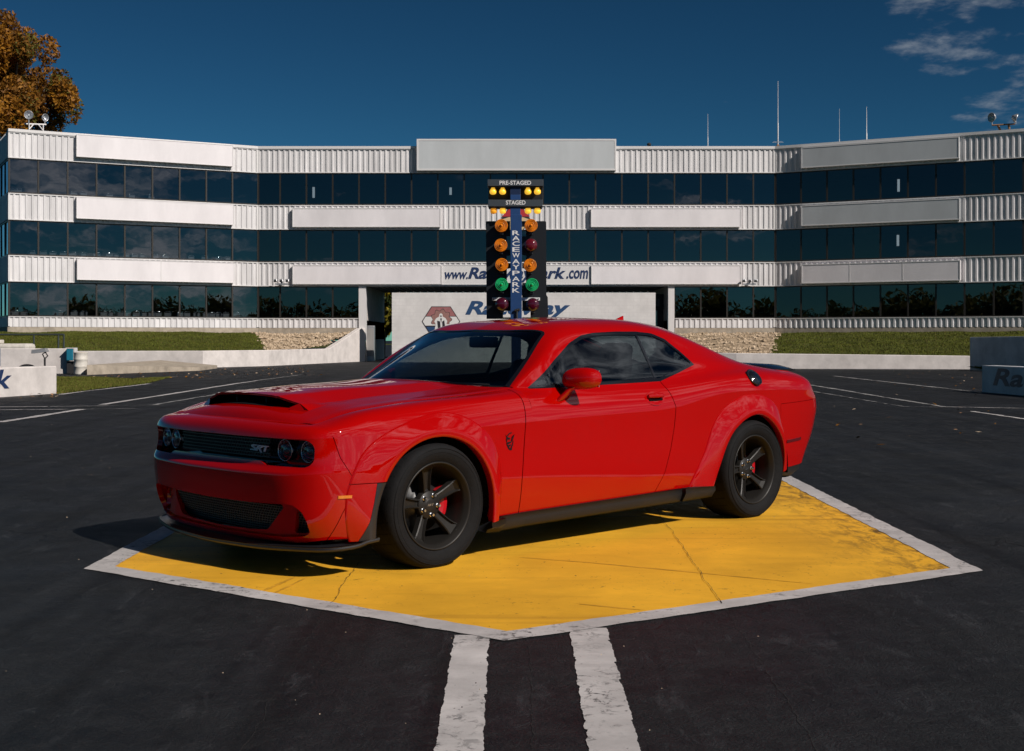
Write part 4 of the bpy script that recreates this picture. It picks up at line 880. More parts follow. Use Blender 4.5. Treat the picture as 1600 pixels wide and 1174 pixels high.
def paint_mat(name, col, worn, wear=.58, scale=1.2, streak=(1, 1, 1), dirt=.25, rubber=False):
    m, nt, b, out = new_mat(name); N = nt.nodes.new; L = nt.links.new; tc = N('ShaderNodeTexCoord')
    def noise(s, d, r, st, dist=.0):
        mp = N('ShaderNodeMapping'); mp.inputs['Scale'].default_value = st; L(tc.outputs['Object'], mp.inputs[0]); n = N('ShaderNodeTexNoise'); n.inputs['Scale'].default_value = s; n.inputs['Detail'].default_value = d; n.inputs['Roughness'].default_value = r; n.inputs['Distortion'].default_value = dist; L(mp.outputs[0], n.inputs[0]); return n.outputs[0]
    def ramp(i, a, b_, c0, c1):
        r = N('ShaderNodeValToRGB'); r.color_ramp.elements[0].position = a; r.color_ramp.elements[1].position = b_; r.color_ramp.elements[0].color = (*c0, 1); r.color_ramp.elements[1].color = (*c1, 1); L(i, r.inputs[0]); return r.outputs[0]
    def mix(f, a, b_):
        x = N('ShaderNodeMix'); x.data_type = 'RGBA'
        for i, v in ((0, f), (6, a), (7, b_)):
            if isinstance(v, tuple): x.inputs[i].default_value = (*v, 1)
            else: L(v, x.inputs[i])
        return x.outputs[2]
    c = ramp(noise(scale, 8, .65, streak), .3, .7, tuple(k * (1 - dirt) for k in col), col)
    c = mix(ramp(noise(2.4, 6, .6, (.35, 3.2, 1), .5), .56, .72, (0,) * 3, (.30,) * 3), c, tuple(k * .45 for k in col))
    soft = ramp(noise(1.1, 5, .6, (1, 1, 1), .8), .45, .68, (0,) * 3, (.55,) * 3); c = mix(soft, c, tuple(k * .62 for k in col))
    gate = N('ShaderNodeMix'); gate.data_type = 'RGBA'; L(ramp(noise(1.7, 4, .6, (1, 1, 1)), .46, .62, (0,) * 3, (1,) * 3), gate.inputs[0]); gate.inputs[6].default_value = (0, 0, 0, 1)
    L(ramp(noise(19, 10, .78, (1, 1, 1), .8), wear, wear + .05, (0,) * 3, (1,) * 3), gate.inputs[7]); c = mix(gate.outputs[2], c, worn)
    sparse = ramp(noise(11, 9, .75, (1, 1, 1), .4), wear + .13, wear + .16, (0,) * 3, (1,) * 3); c = mix(sparse, c, worn)
    spots = ramp(noise(34, 3, .55, (1, 1, 1)), .70, .73, (0,) * 3, (1,) * 3); c = mix(spots, c, (.02, .02, .02))
    if rubber:      # rubber picked up by tyres along one side
        sp = N('ShaderNodeSeparateXYZ'); L(tc.outputs['Object'], sp.inputs[0])
        def mth(op, a, b_): 
            x = N('ShaderNodeMath'); x.operation = op; x.use_clamp = op == 'MULTIPLY'
            for i, v in enumerate((a, b_)):
                if isinstance(v, (int, float)): x.inputs[i].default_value = v
                else: L(v, x.inputs[i])
            return x.outputs[0]
        mk = N('ShaderNodeMapRange'); L(mth('ADD', sp.outputs[0], mth('MULTIPLY', noise(.8, 3, .6, (1, 1, 1)), .9)), mk.inputs[0]); mk.inputs[1].default_value = 2.15; mk.inputs[2].default_value = 3.0
        blot = ramp(noise(9, 6, .75, (1.3, .5, 1), .6), .45, .62, (0,) * 3, (1,) * 3); f1 = N('ShaderNodeMix'); f1.data_type = 'RGBA'; L(mk.outputs[0], f1.inputs[0]); f1.inputs[6].default_value = (0, 0, 0, 1); L(blot, f1.inputs[7])
        c = mix(f1.outputs[2], c, (.075, .045, .014))
        sk = ramp(noise(1.6, 4, .5, (.12, 2.6, 1), .4), .60, .70, (0,) * 3, (.55,) * 3); c = mix(sk, c, (.30, .14, .014))
    L(c, b.inputs['Base Color']); b.inputs['Roughness'].default_value = .62; b.inputs['Specular IOR Level'].default_value = .3
    bp = N('ShaderNodeBump'); bp.inputs['Strength'].default_value = .35; bp.inputs['Distance'].default_value = .004; L(noise(22, 8, .7, (1, 1, 1)), bp.inputs['Height']); L(bp.outputs[0], b.inputs['Normal'])
    return m
M['asphalt'] = asphalt_mat()
M['yellow'] = paint_mat('yellow_ground_paint', (.90, .465, .030), (.05, .035, .015), .585, .9, dirt=.36, rubber=True)
M['line'] = paint_mat('white_ground_paint', (.56, .53, .52), (.06, .06, .06), .53, 3.0, dirt=.40)
M['line_old'] = paint_mat('faded_ground_paint', (.40, .39, .38), (.03, .03, .03), .42, 3.0, dirt=.4)
M['crackfill'] = simple('dark_crack_line', (.012, .010, .009), rough=.9)  # dark tone of the pavement joints and some of the grit
def ground_grid(name, x0, x1, y0, y1, mat):
    xs = [x0, -60, -20, 20, 60, x1]; ys = [y0, -20, 20, 60, 120, y1]; V = [(x, y, 0) for y in ys for x in xs]
    o = mesh(name, V, [(j * 6 + i, j * 6 + i + 1, (j + 1) * 6 + i + 1, (j + 1) * 6 + i) for j in range(5) for i in range(5)], mat); return tag(o, kind='structure')
ground_grid('ground', -900, 900, -900, 1500, M['asphalt'])

def ragged(p, q, w, n=40, j=.006):
    """a painted strip from p to q with uneven edges"""
    p, q = Vector(p), Vector(q); d = (q - p); s = Vector((-d.y, d.x)).normalized(); V = []; a = b = 0
    for i in range(n + 1):
        a = a * .8 + random.uniform(-j, j) - (random.uniform(0, 5 * j) if random.random() < .04 else 0); b = b * .8 + random.uniform(-j, j) - (random.uniform(0, 5 * j) if random.random() < .04 else 0); c = p + d * (i / n); V += [c + s * (w / 2 + a), c - s * (w / 2 + b)]
    return [(v.x, v.y) for v in V], [(2 * i, 2 * i + 1, 2 * i + 3, 2 * i + 2) for i in range(n)]
def flat(name, V2, F, z, mat, label=None):
    if F and (lambda a: sum((a[i][0] * a[(i + 1) % len(a)][1] - a[(i + 1) % len(a)][0] * a[i][1]) for i in range(len(a))))([V2[k] for k in F[0]]) < 0: F = [tuple(reversed(f)) for f in F]
    o = mesh(name, [(x, y, z) for x, y in V2], F, mat, None, False, label); return tag(o, kind='structure')
PAD = [(-.03, 5.487), (2.585, 7.154), (2.585, 13.6), (-2.372, 13.6), (-2.372, 7.214)]
flat('yellow_pad', [(x + .03 * (-1 if x > .1 else 1) if abs(x) > .1 else x, y + (.035 if y < 6 else .03 if y < 9 else -.03)) for x, y in PAD], [(0, 1, 2, 3, 4)], .002, M['yellow'])
def border():
    n = len(PAD); inn = []; w = .15
    for i in range(n):
        a, b, c = Vector(PAD[i - 1]), Vector(PAD[i]), Vector(PAD[(i + 1) % n]); u = (b - a).normalized(); v = (c - b).normalized(); n1 = Vector((-u.y, u.x)); n2 = Vector((-v.y, v.x)); m = (n1 + n2).normalized(); inn.append(b + m * (w / max(.3, m.dot(n1))))
    V = []; F = []
    for i in range(n):
        a, b = Vector(PAD[i]), Vector(PAD[(i + 1) % n]); c, d = inn[i], inn[(i + 1) % n]; k = max(8, int((b - a).length / .06)); base = len(V); jo = ji = 0
        for s in range(k + 1):
            t = s / k; e = 0 if s in (0, k) else 1; jo = (jo * .5 + random.uniform(-.007, .007)) * e; ji = (ji * .5 + random.uniform(-.007, .007)) * e; nn = (c - a).normalized()
            o = a.lerp(b, t) + nn * jo; q = c.lerp(d, t) + nn * ji; V += [(o.x, o.y), (q.x, q.y)]
        F += [(base + 2 * s, base + 2 * s + 2, base + 2 * s + 3, base + 2 * s + 1) for s in range(k)]
    flat('pad_border', V, F, .005, M['line'])
border()
for a, b, w in (((-.172, 5.60), (-.160, 2.6), .150), ((.335, 5.74), (.300, 2.6), .165)):
    V, F = ragged(a, b, w, 320, .0022); flat('painted_stripe', V, F, .0032, M['line'])
for a, b, w, mt in (((0, 660.5), (129, 640), .15, 'line'), ((160, 633), (402, 595), .15, 'line'), ((-40, 637), (75, 636), .14, 'line'), ((78, 636), (250, 633.5), .11, 'line_old'), ((-60, 641.5), (100, 640.5), .09, 'line'), ((242, 633), (342, 616), .10, 'line_old'), ((100, 640.5), (212, 639), .07, 'line_old'),
                ((1266, 602), (1476, 636.5), .13, 'line_old'), ((1476, 636.5), (1640, 639.5), .10, 'line'), ((1302, 588), (1536, 614), .16, 'line_old'), ((1519, 643.5), (1640, 661), .10, 'line'), ((1269, 612), (1412, 636), .07, 'line_old'), ((1412, 636), (1474, 637), .05, 'line_old'), ((402, 595), (470, 586), .10, 'line_old'), ((205, 595), (275, 589), .18, 'line_old'), ((93, 617), (235, 600), .14, 'line')):
    V, F = ragged(gpt(*a), gpt(*b), w, 60, .012); flat('road_marking', V, F, .006 + random.random() * .003, M[mt])
# joints sawn into the pad and the asphalt
def joint(pts, w=.006, z=.0075):
    V = []; 
    for i, p in enumerate(pts): q = pts[min(i + 1, len(pts) - 1)]; pr = pts[max(i - 1, 0)]; d = Vector((q[0] - pr[0], q[1] - pr[1])).normalized(); k = w * random.uniform(.25, 1); V += [(p[0] - d.y * k / 2, p[1] + d.x * k / 2), (p[0] + d.y * k / 2, p[1] - d.x * k / 2)]
    flat('pavement_joint', V, [(2 * i, 2 * i + 1, 2 * i + 3, 2 * i + 2) for i in range(len(pts) - 1)], z, M['crackfill'])
def wobble(a, b, n=60, j=.006):
    a, b = Vector(a), Vector(b); s = (b - a).normalized(); o = 0; r = []
    for i in range(n + 1): o = o * .8 + random.uniform(-j, j); p = a.lerp(b, i / n); r.append((p.x - s.y * o, p.y + s.x * o))
    return r
joint(wobble(gpt(1005, 770), gpt(1130, 945), 80), .0042); joint(wobble(gpt(1130, 945), gpt(1330, 1250), 90), .0032, .003)
joint(wobble(gpt(560, 880), gpt(515, 945), 40), .004); joint(wobble(gpt(515, 945), gpt(330, 1250), 90), .003, .003); joint(wobble(gpt(826, 1010), gpt(838, 1250), 70), .003, .003)

M['mark'] = simple('rubber_stained_paint', (.62, .31, .022), rough=.6, var=.5, vscale=5, stretch=(1, 1, 1))
def tyre_mark(pts, w):
    P_ = [Vector(gpt(*p)) for p in pts]; V = []; n = 70
    for i in range(n + 1):
        u = i / n * (len(P_) - 1); k = min(int(u), len(P_) - 2); p = P_[k].lerp(P_[k + 1], u - k); d = (P_[k + 1] - P_[k]).normalized(); h_ = w * (.25 + random.random() * .75) * math.sin(PI * min(1, max(0.02, i / n))) ** .4 / 2
        V += [(p.x - d.y * h_, p.y + d.x * h_), (p.x + d.y * h_, p.y - d.x * h_)]
    flat('tyre_mark', V, [(2 * i, 2 * i + 1, 2 * i + 3, 2 * i + 2) for i in range(n)], .0034, M['mark'])
tyre_mark([(812, 872), (920, 880), (1060, 893), (1275, 914)], .028); tyre_mark([(905, 945), (1000, 954)], .03); tyre_mark([(408, 926), (462, 902)], .035); tyre_mark([(424, 930), (480, 903)], .025)
# ---- banks beside the building
M['grass'] = simple('grass_soil', (.065, .072, .016), rough=.95, spec=.1, var=.55, vscale=3.0, bump=.6, bscale=30)
M['blade'] = simple('grass_blades', (.105, .118, .022), rough=.9, spec=.05, var=.5, vscale=.9)
M['blade_dry'] = simple('dry_grass_blades', (.13, .105, .03), rough=.9, spec=.1, var=.4, vscale=2)
M['gravel'] = simple('gravel', (.40, .30, .20), rough=.95, spec=.1, var=.6, vscale=9, bump=1.0, bscale=14)
M['stone'] = simple('pale_stone', (.52, .40, .28), rough=.9, spec=.15, var=.45, vscale=3)
M['concrete'] = simple('concrete', (.40, .34, .27), rough=.9, spec=.2, var=.35, vscale=2.5, bump=.3, bscale=25)
M['white_wall'] = simple('whitewashed_concrete', (.66, .61, .58), rough=.85, spec=.2, var=.22, vscale=1.6, bump=.3, bscale=18)
M['white_block'] = simple('white_painted_block', (.70, .67, .65), rough=.8, spec=.25, var=.14, vscale=1.2)
def bank(name, front, back, mat, n=24, lump=.10):
    """slope between two polylines of the same length"""
    V = []; m = len(front); nx = (m - 1) * 14
    for j in range(n + 1):
        t = j / n
        for i in range(nx + 1):
            u = i / 14; k = min(int(u), m - 2); f_ = u - k; a = Vector(front[k]).lerp(Vector(front[k + 1]), f_); b = Vector(back[k]).lerp(Vector(back[k + 1]), f_)
            p = a.lerp(b, t); p.z = a.z + (b.z - a.z) * (1 - (1 - t) ** 1.7) + (lump * math.sin(p.x * 1.3 + p.y) * math.sin(p.x * .7 - p.y * .9) * math.sin(PI * t) ** .5); V.append(p)
    F = [(j * (nx + 1) + i, j * (nx + 1) + i + 1, (j + 1) * (nx + 1) + i + 1, (j + 1) * (nx + 1) + i) for j in range(n) for i in range(nx)]
    o = mesh(name, V, F, mat, None, True); tag(o, kind='structure'); return o
def scatter_blades(name, o, count, hgt, mats, wid=.03, dry=.12):
    me = o.data; me.calc_loop_triangles(); A = np.array([t.area for t in me.loop_triangles]); T = [t.vertices[:] for t in me.loop_triangles]; vv = np.array([v.co[:] for v in me.vertices])
    pick = RNG.choice(len(T), count, p=A / A.sum()); r1 = np.sqrt(RNG.random(count)); r2 = RNG.random(count); T = np.array(T)[pick]
    P = (1 - r1)[:, None] * vv[T[:, 0]] + (r1 * (1 - r2))[:, None] * vv[T[:, 1]] + (r1 * r2)[:, None] * vv[T[:, 2]]
    a = RNG.random(count) * 2 * PI; h_ = hgt * (.5 + RNG.random(count)); w = wid * (.6 + .8 * RNG.random(count)); V = np.zeros((count, 3, 3))
    V[:, 0] = P + np.stack([np.cos(a) * w, np.sin(a) * w, -.01 + 0 * a], 1); V[:, 1] = P - np.stack([np.cos(a) * w, np.sin(a) * w, .01 + 0 * a], 1); V[:, 2] = P + np.stack([(RNG.random(count) - .5) * h_, (RNG.random(count) - .5) * h_, h_], 1)
    me2 = bpy.data.meshes.new(name); me2.from_pydata(V.reshape(-1, 3).tolist(), [], np.arange(count * 3).reshape(-1, 3).tolist())
    for m in mats: me2.materials.append(m)
    me2.polygons.foreach_set('material_index', (RNG.random(count) < dry).astype(np.int32)); b = link(name, me2); return tag(b, kind='stuff')
def rocks(name, pts, size, mats):
    mb = MB(); 
    for p in pts:
        s = size * random.uniform(.5, 1.4); k = random.randrange(len(mats)); q = random.random() * 6; V = [(p[0] + math.cos(q + i * 1.571) * s * random.uniform(.7, 1.2), p[1] + math.sin(q + i * 1.571) * s * random.uniform(.7, 1.2), p[2]) for i in range(4)] + [(p[0] + random.uniform(-.3, .3) * s, p[1] + random.uniform(-.3, .3) * s, p[2] + s * random.uniform(.4, .9))]
        mb.add(V, [(0, 1, 4), (1, 2, 4), (2, 3, 4), (3, 0, 4)], k)
    o = mb.build(name, mats); return tag(o, kind='stuff')
BT = 1.66
lawn_l = bank('grass_bank', [(-25.5, 58.6, .55), (-20.5, 59.0, .60), (-14.6, 62.0, .68), (-12.2, 65.2, .70)], [(-27.2, 69.2, 1.62), (-23.0, 71.3, BT + .02), (-18.2, 73.75, BT), (-15.0, 75.4, BT - .05)], M['grass'])
scatter_blades('grass', lawn_l, 60000, .055, [M['blade'], M['blade_dry']], .018)
lawn_r = bank('grass_bank', [(11.4, 57.5, .62), (15.5, 57.3, .60), (19.6, 56.8, .55), (24.5, 56.0, .50), (30, 55, .45)], [(15.4, 75.3, BT - .05), (19.5, 73.3, BT), (23.9, 70.95, BT), (27.5, 69.0, BT), (33.0, 66.0, BT)], M['grass'])
scatter_blades('grass', lawn_r, 60000, .055, [M['blade'], M['blade_dry']], .018)
gr_l = bank('gravel_slope', [(-12.2, 65.2, .70), (-11.4, 68.0, .75), (-10.3, 71.0, .95)], [(-15.0, 75.4, BT - .05), (-12.0, 75.45, BT - .1), (-9.3, 75.45, BT)], M['gravel'])
gr_r = bank('gravel_slope', [(7.6, 58.0, .55), (9.4, 57.8, .60), (11.4, 57.5, .62)], [(9.2, 75.45, BT - .1), (12.2, 75.45, BT - .05), (15.4, 75.3, BT - .05)], M['gravel'])
for g in (gr_l, gr_r):
    vs_ = [v.co for v in g.data.vertices]; rocks('loose_stones', [random.choice(vs_) + Vector((random.uniform(-.15, .15), random.uniform(-.3, .3), 0)) for _ in range(1500)], .11, [M['stone'], M['gravel']])
# lawn strip beside the left barrier
lp = [gpt(*p) for p in ((89, 590), (150, 590), (205, 593), (268, 590), (228, 600), (150, 608.5), (89, 617))]
ls = mesh('lawn_strip', [(x, y, .012) for x, y in lp], [tuple(range(7))[::-1]], M['grass']); tag(ls, kind='structure')
if ls.data.polygons[0].normal.z < 0: ls.data.flip_normals()
scatter_blades('grass', ls, 16000, .035, [M['blade'], M['blade_dry']], .015, .3)
wp = [(19.0, 54.4), (19.0, 51.5), (20.4, 46.5), (21.3, 46.2)]; ws_ = mesh('lawn_strip', [(x, y, .012 if i in (1, 2) else .16) for i, (x, y) in enumerate(wp)], [(0, 1, 2, 3)], M['grass']); tag(ws_, kind='structure'); scatter_blades('grass', ws_, 3000, .04, [M['blade'], M['blade_dry']], .015, .4)
bg_ = flat('far_lawn', [(-700, 92), (-30, 92), (-30, 400), (-700, 400)], [(0, 1, 2, 3)], .01, M['grass']); flat('far_lawn', [(34, 70), (700, 70), (700, 400), (34, 400)], [(0, 1, 2, 3)], .01, M['grass'])

# ---- low walls
def wall_run(name, pts, th, mat, label, cat='wall', group=None):
    """pts: (x, y, z_top); front face on the polyline, thickness away from the camera's right hand normal"""
    mb = MB(); n = len(pts); V = []
    for i, (x, y, z) in enumerate(pts):
        a = Vector(pts[max(i - 1, 0)][:2]); b = Vector(pts[min(i + 1, n - 1)][:2]); d = (b - a).normalized(); nx, ny = -d.y * th, d.x * th
        V += [(x, y, -.05), (x, y, z - .02), (x + nx * .06, y + ny * .06, z), (x + nx, y + ny, z), (x + nx, y + ny, -.05)]
    F = [(i * 5 + j, (i + 1) * 5 + j, (i + 1) * 5 + j + 1, i * 5 + j + 1) for i in range(n - 1) for j in range(4)] + [(4, 3, 2, 1, 0), tuple((n - 1) * 5 + j for j in range(5))]
    o = mb.add(V, F).build(name, mat); return tag(o, label, cat, group)
wall_run('retaining_wall', [(-26.5, 58.5, .76), (-19.6, 58.8, .76), (-14.0, 59.0, .77), (-11.76, 63.0, .77), (-9.95, 71.0, .78), (-9.45, 73.2, 1.28), (-8.75, 75.3, 1.92), (-8.52, 75.62, 1.95)], .28, M['white_wall'], 'low whitewashed wall along the foot of the left grass bank')
wall_run('retaining_wall', [(7.2, 58.0, .72), (9.85, 57.2, .68), (19.5, 56.0, .58), (20.15, 55.9, .56)], .28, M['white_wall'], 'low whitewashed wall along the foot of the right grass bank')
mb = MB(); P0, P1 = gpt(136, 586), gpt(312, 579.5); d = (Vector(P1) - Vector(P0)); 
V = []
for i in range(9): t = i / 8; q = Vector(P0) + d * t; hh = .36 * (1 - t * .62); V += [(q.x, q.y, -.02), (q.x, q.y, hh), (q.x - .3, q.y + 6.5 * (1 - t) + 4.5, hh), (q.x - .3, q.y + 6.5 * (1 - t) + 4.5, -.02)]
tag(mb.add(V, [(i * 4 + j, (i + 1) * 4 + j, (i + 1) * 4 + j + 1, i * 4 + j + 1) for i in range(8) for j in range(3)] + [(3, 2, 1, 0), (32, 33, 34, 35)]).build('concrete_ledge', M['concrete']), 'bare weathered concrete ledge in front of the left whitewashed wall', 'ledge')
M['blue'] = simple('blue_sign_paint', (.018, .060, .155), rough=.5, var=.15, vscale=4)
M['navy'] = simple('navy_sign_paint', (.012, .030, .095), rough=.5)
M['grey_letter'] = simple('grey_letter_paint', (.085, .085, .10), rough=.6)
M['cool_wall'] = simple('painted_grey_concrete', (.62, .62, .62), rough=.85, spec=.2, var=.25, vscale=1.4, bump=.3, bscale=18)
def basis(ex, ey, ez, o): return Matrix(((ex[0], ey[0], ez[0], o[0]), (ex[1], ey[1], ez[1], o[1]), (ex[2], ey[2], ez[2], o[2]), (0, 0, 0, 1)))
lb = wall_run('barrier_wall', [(-12.6, 23.8, .665), (-10.77, 30.8, .650), (-11.05, 30.9, .650)][:2], .32, M['white_wall'], 'whitewashed concrete barrier with blue lettering at the left edge', 'barrier')
d = Vector((1.83, 7.0, 0)).normalized(); n_ = Vector((d.y, -d.x, 0))
text_mesh('lettering', 'RacewayPark', .6, M['navy'], lb, basis(d, (0, 0, 1), n_, Vector((-10.77, 30.8, .33)) - d * 4.35 + n_ * .004), .002, .25, .012, fit=(5.3, .56))
rb_ = wall_run('barrier_wall', [(11.40, 31.6, .650), (12.6, 21.2, .66)], .32, M['cool_wall'], 'shaded concrete barrier with large grey italic letters at the right edge', 'barrier')
d = Vector((1.2, -10.4, 0)).normalized(); n_ = Vector((d.y, -d.x, 0))
if n_.x > 0: n_ = -n_
text_mesh('lettering', 'RacewayPark', .6, M['grey_letter'], rb_, basis(d, (0, 0, 1), n_, Vector((11.40, 31.6, .325)) + d * 4.35 + n_ * .004), .002, .25, .014, fit=(7.6, .54))
wb = wall_run('barrier_wall', [(-24, 48.4, .95), (-16.7, 48.9, .94)], .35, M['white_wall'], 'whitewashed wall with a blue sign board and a dark drain opening', 'barrier')
MB().box((-20.2, 48.62, .62), (2.2, .05, .66)).build('sign_board', M['blue'], wb)
text_mesh('lettering', 'ng', .4, M['badge_white'] if 'badge_white' in M else M['white_wall'], wb, basis((1, 0, 0), (0, 0, 1), (0, -1, 0), (-19.44, 48.585, .70)), .003, 0, .01, fit=(.46, .33))
text_mesh('lettering', 'ns', .2, M['badge_white'] if 'badge_white' in M else M['white_wall'], wb, basis((1, 0, 0), (0, 0, 1), (0, -1, 0), (-19.40, 48.585, .42)), .003, 0, .006, fit=(.32, .13))
M['dark'] = simple('dark_opening', (.02, .02, .022), rough=.9)
dr = MB().add([(-18.55, 48.77, .10)] + [(-18.15 + .36 * math.cos(a), 48.775, .10 + .20 * math.sin(a)) for a in np.linspace(0, PI, 14)], [tuple(range(15))]).build('drain_opening', M['dark'], wb); dr.location.z = .06
wall_run('barrier_wall', [(19.05, 54.2, 1.38), (21.8, 44.0, 1.45)], .3, M['cool_wall'], 'tall plain grey wall in shade on the right', 'barrier')

# ---- the grandstand
M['siding'] = simple('white_metal_siding', (.70, .68, .68), rough=.45, spec=.4, var=.26, vscale=1.4, stretch=(1, 1, .12))
M['sign_white'] = simple('white_sign_face', (.76, .72, .73), rough=.55, var=.12, vscale=.7, stretch=(1, 1, .35))
M['sign_grey_dimmed'] = simple('grey_and_dimmed_sign_face', (.50, .52, .53), rough=.5, var=.12, vscale=.7, stretch=(1, 1, .35))  # grey centre board; on the right wing, grazing-sun dimness put into colour
M['trim'] = simple('white_trim', (.66, .64, .63), rough=.5)
M['mullion'] = simple('dark_mullion', (.030, .026, .022), rough=.45, metal=.3)
M['pane'] = glass_mat('tinted_window', (.42, .46, .48), 1.35, 1.75, 0.0, bump=.03, bscale=.9, gtint=(.93, .88, .91))
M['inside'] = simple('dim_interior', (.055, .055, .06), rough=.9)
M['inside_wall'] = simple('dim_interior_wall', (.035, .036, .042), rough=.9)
M['soffit'] = simple('soffit_metal', (.30, .29, .28), rough=.6)
BL = Vector((0, 75.7, BT))
stand = empty('grandstand_building', BL, 0, 'long white three-storey grandstand with bands of dark windows and angled wings', 'building')
def put(o): o.data.transform(Matrix.Translation(-BL)); return o
UPV = Vector((0, 0, 1))
class Face:
    def __init__(s, o, t, L_): s.o = Vector((o[0], o[1], 0)); s.t = Vector((t[0], t[1], 0)).normalized(); s.n = Vector((s.t.y, -s.t.x, 0)); s.L = L_; s.M = basis(s.t, UPV, s.n, s.o)
    def s_at(s, px):
        k = (px - 800) / 2036; return (k * s.o.y - s.o.x) / (s.t.x - k * s.t.y)
LW = Face((-26.8, 69.3), (12.04, 6.4), 13.635); CW = Face((-14.76, 75.7), (1, 0), 30.04); RW = Face((15.28, 75.7), (.8826, -.4695), 19.5)
def siding(face, s0, s1, z0, z1, pitch=.31, rib=.046):
    P = []; s = s0
    while s < s1 - 1e-6:
        for ds, zz in ((0, 0), (.17, 0), (.195, rib), (.285, rib)):
            if s + ds <= s1: P.append((s + ds, zz))
        s += pitch
    P.append((s1, 0)); V = []
    for a, b in P: V += [face.M @ Vector((a, z0, b)), face.M @ Vector((a, z1, b))]
    return put(MB().add(V, [(2 * i, 2 * i + 2, 2 * i + 3, 2 * i + 1) for i in range(len(P) - 1)]).build('siding', M['siding'], stand))
def fbox(face, s0, s1, z0, z1, d0, d1, name, mat, parent=None, bev=0.0):
    mb = MB(); mb.box(((s0 + s1) / 2, (z0 + z1) / 2, (d0 + d1) / 2), (s1 - s0, z1 - z0, d1 - d0), bev=bev); mb.V = [face.M @ Vector(v) for v in mb.V]; return put(mb.build(name, mat, parent or stand))
WZ = [(2.52, 4.37), (5.79, 7.66), (9.10, 10.95)]; SZ = [(4.39, 5.77), (7.68, 9.08), (10.97, 12.34)]
OPEN = (6.28, 23.83)                                                # the drive-through, along the centre face
for f, a, b in ((LW, 0, LW.L), (CW, 0, CW.L), (RW, 0, RW.L)):
    for k, (z0, z1) in enumerate(SZ):
        siding(f, a + .06, b - .06, z0, z1)
        fbox(f, a, b, z1 - .045, z1 + .005, -.10, .065, 'sill_flashing', M['trim']); fbox(f, a, b, z0 - .02, z0 + .03, -.10, .050, 'drip_edge', M['trim'])
    fbox(f, a, b, 12.345, 12.50, -.40, .10, 'roof_coping', M['trim'])
for f, a, b in ((LW, 0, LW.L), (CW, 0, OPEN[0] - .45), (CW, OPEN[1] + .38, CW.L), (RW, 0, RW.L)):
    siding(f, a + .05, b - .05, 1.96, 2.50); fbox(f, a, b, 1.25, 1.95, -.3, .03, 'concrete_base', M['concrete'])
    fbox(f, a, b, 2.475, 2.515, -.10, .06, 'sill_flashing', M['trim'])
for f, s in ((LW, LW.L), (CW, 0), (CW, CW.L), (RW, 0), (LW, 0)):                          # corner trims
    for z0, z1 in SZ + [(1.96, 2.50)]: fbox(f, s - .10 if s else -.0, s if s else .10, z0 + .031, z1 - .046, -.05, .048, 'corner_trim', M['trim'])
fbox(CW, OPEN[0] - .42, OPEN[0], 1.25, 4.36, -.42, .055, 'jamb', M['trim']); fbox(CW, OPEN[1], OPEN[1] + .36, .0, 4.36, -.42, .055, 'jamb', M['trim'])
# windows: frame with its pane, one object each
cache = {}
def window(face, s0, s1, z0, z1):
    w, h_ = round(s1 - s0, 3), round(z1 - z0, 3); key = (w, h_)
    if key not in cache:
        mb = MB(); mb.box((0, -h_ / 2 + .03, 0), (w, .06, .09)).box((0, h_ / 2 - .03, 0), (w, .06, .09)).box((-w / 2 + .03, 0, .002), (.06, h_ - .12, .09)).box((w / 2 - .012, 0, .002), (.024, h_ - .12, .09))
        o1 = mb.build('window', M['mullion']); o2 = MB().add([(-w / 2 + .06, -h_ / 2 + .06, .0), (w / 2 - .02, -h_ / 2 + .06, .0), (w / 2 - .02, h_ / 2 - .06, .0), (-w / 2 + .06, h_ / 2 - .06, .0)], [(0, 1, 2, 3)]).build('pane', M['pane'])
        cache[key] = (o1.data, o2.data); bpy.data.objects.remove(o1); bpy.data.objects.remove(o2)
    a = link('window', cache[key][0], stand); a.matrix_basis = Matrix.Translation(-BL) @ face.M @ Matrix.Translation(((s0 + s1) / 2, (z0 + z1) / 2, -.06))
    p = link('pane', cache[key][1], a); p.rotation_euler = (random.gauss(0, .0035), random.gauss(0, .006), 0)
for k, (z0, z1) in enumerate(WZ):
    e = [LW.L / 9 * i for i in range(10)]
    for i in range(9): window(LW, e[i], e[i + 1], z0, z1)
    e = [0] + [1.264 + 1.528 * i for i in range(19)] + [30.04]; e[-2:] = [30.04] if e[-1] - e[-2] < .5 else e[-2:]
    for i in range(len(e) - 1):
        if k == 0 and not (e[i + 1] <= OPEN[0] - .3 or e[i] >= OPEN[1] + .3): continue
        window(CW, e[i], e[i + 1], z0, z1)
    for i in range(13): window(RW, 1.5 * i, 1.5 * (i + 1), z0, z1)
fbox(CW, 4.32, OPEN[0] - .42, 2.52, 4.36, -.15, -.03, 'end_panel', M['mullion']) if False else None
# floors, back walls, roof
FP = {'l': [(-26.75, 69.45), (-14.76, 75.85), (-14.76, 87), (-31.6, 78.3)], 'c': [(-14.76, 75.85), (15.28, 75.85), (15.28, 87), (-14.76, 87)], 'r': [(15.28, 75.85), (32.4, 66.75), (37, 76), (15.28, 87)],
      'cl': [(-14.76, 75.85), (-8.52, 75.85), (-8.52, 87), (-14.76, 87)], 'cr': [(9.12, 75.85), (15.28, 75.85), (15.28, 87), (9.12, 87)]}
def slab(keys, z0, z1, name, mat):
    mb = MB()
    for k in keys: mb.prism(FP[k], z1 - z0, Matrix.Translation((0, 0, z0)))
    return put(mb.build(name, mat, stand))
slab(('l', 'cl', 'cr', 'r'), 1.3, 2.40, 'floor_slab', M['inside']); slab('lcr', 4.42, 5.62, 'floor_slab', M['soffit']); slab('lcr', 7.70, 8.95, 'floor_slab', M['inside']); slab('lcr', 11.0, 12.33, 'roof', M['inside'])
mb = MB()
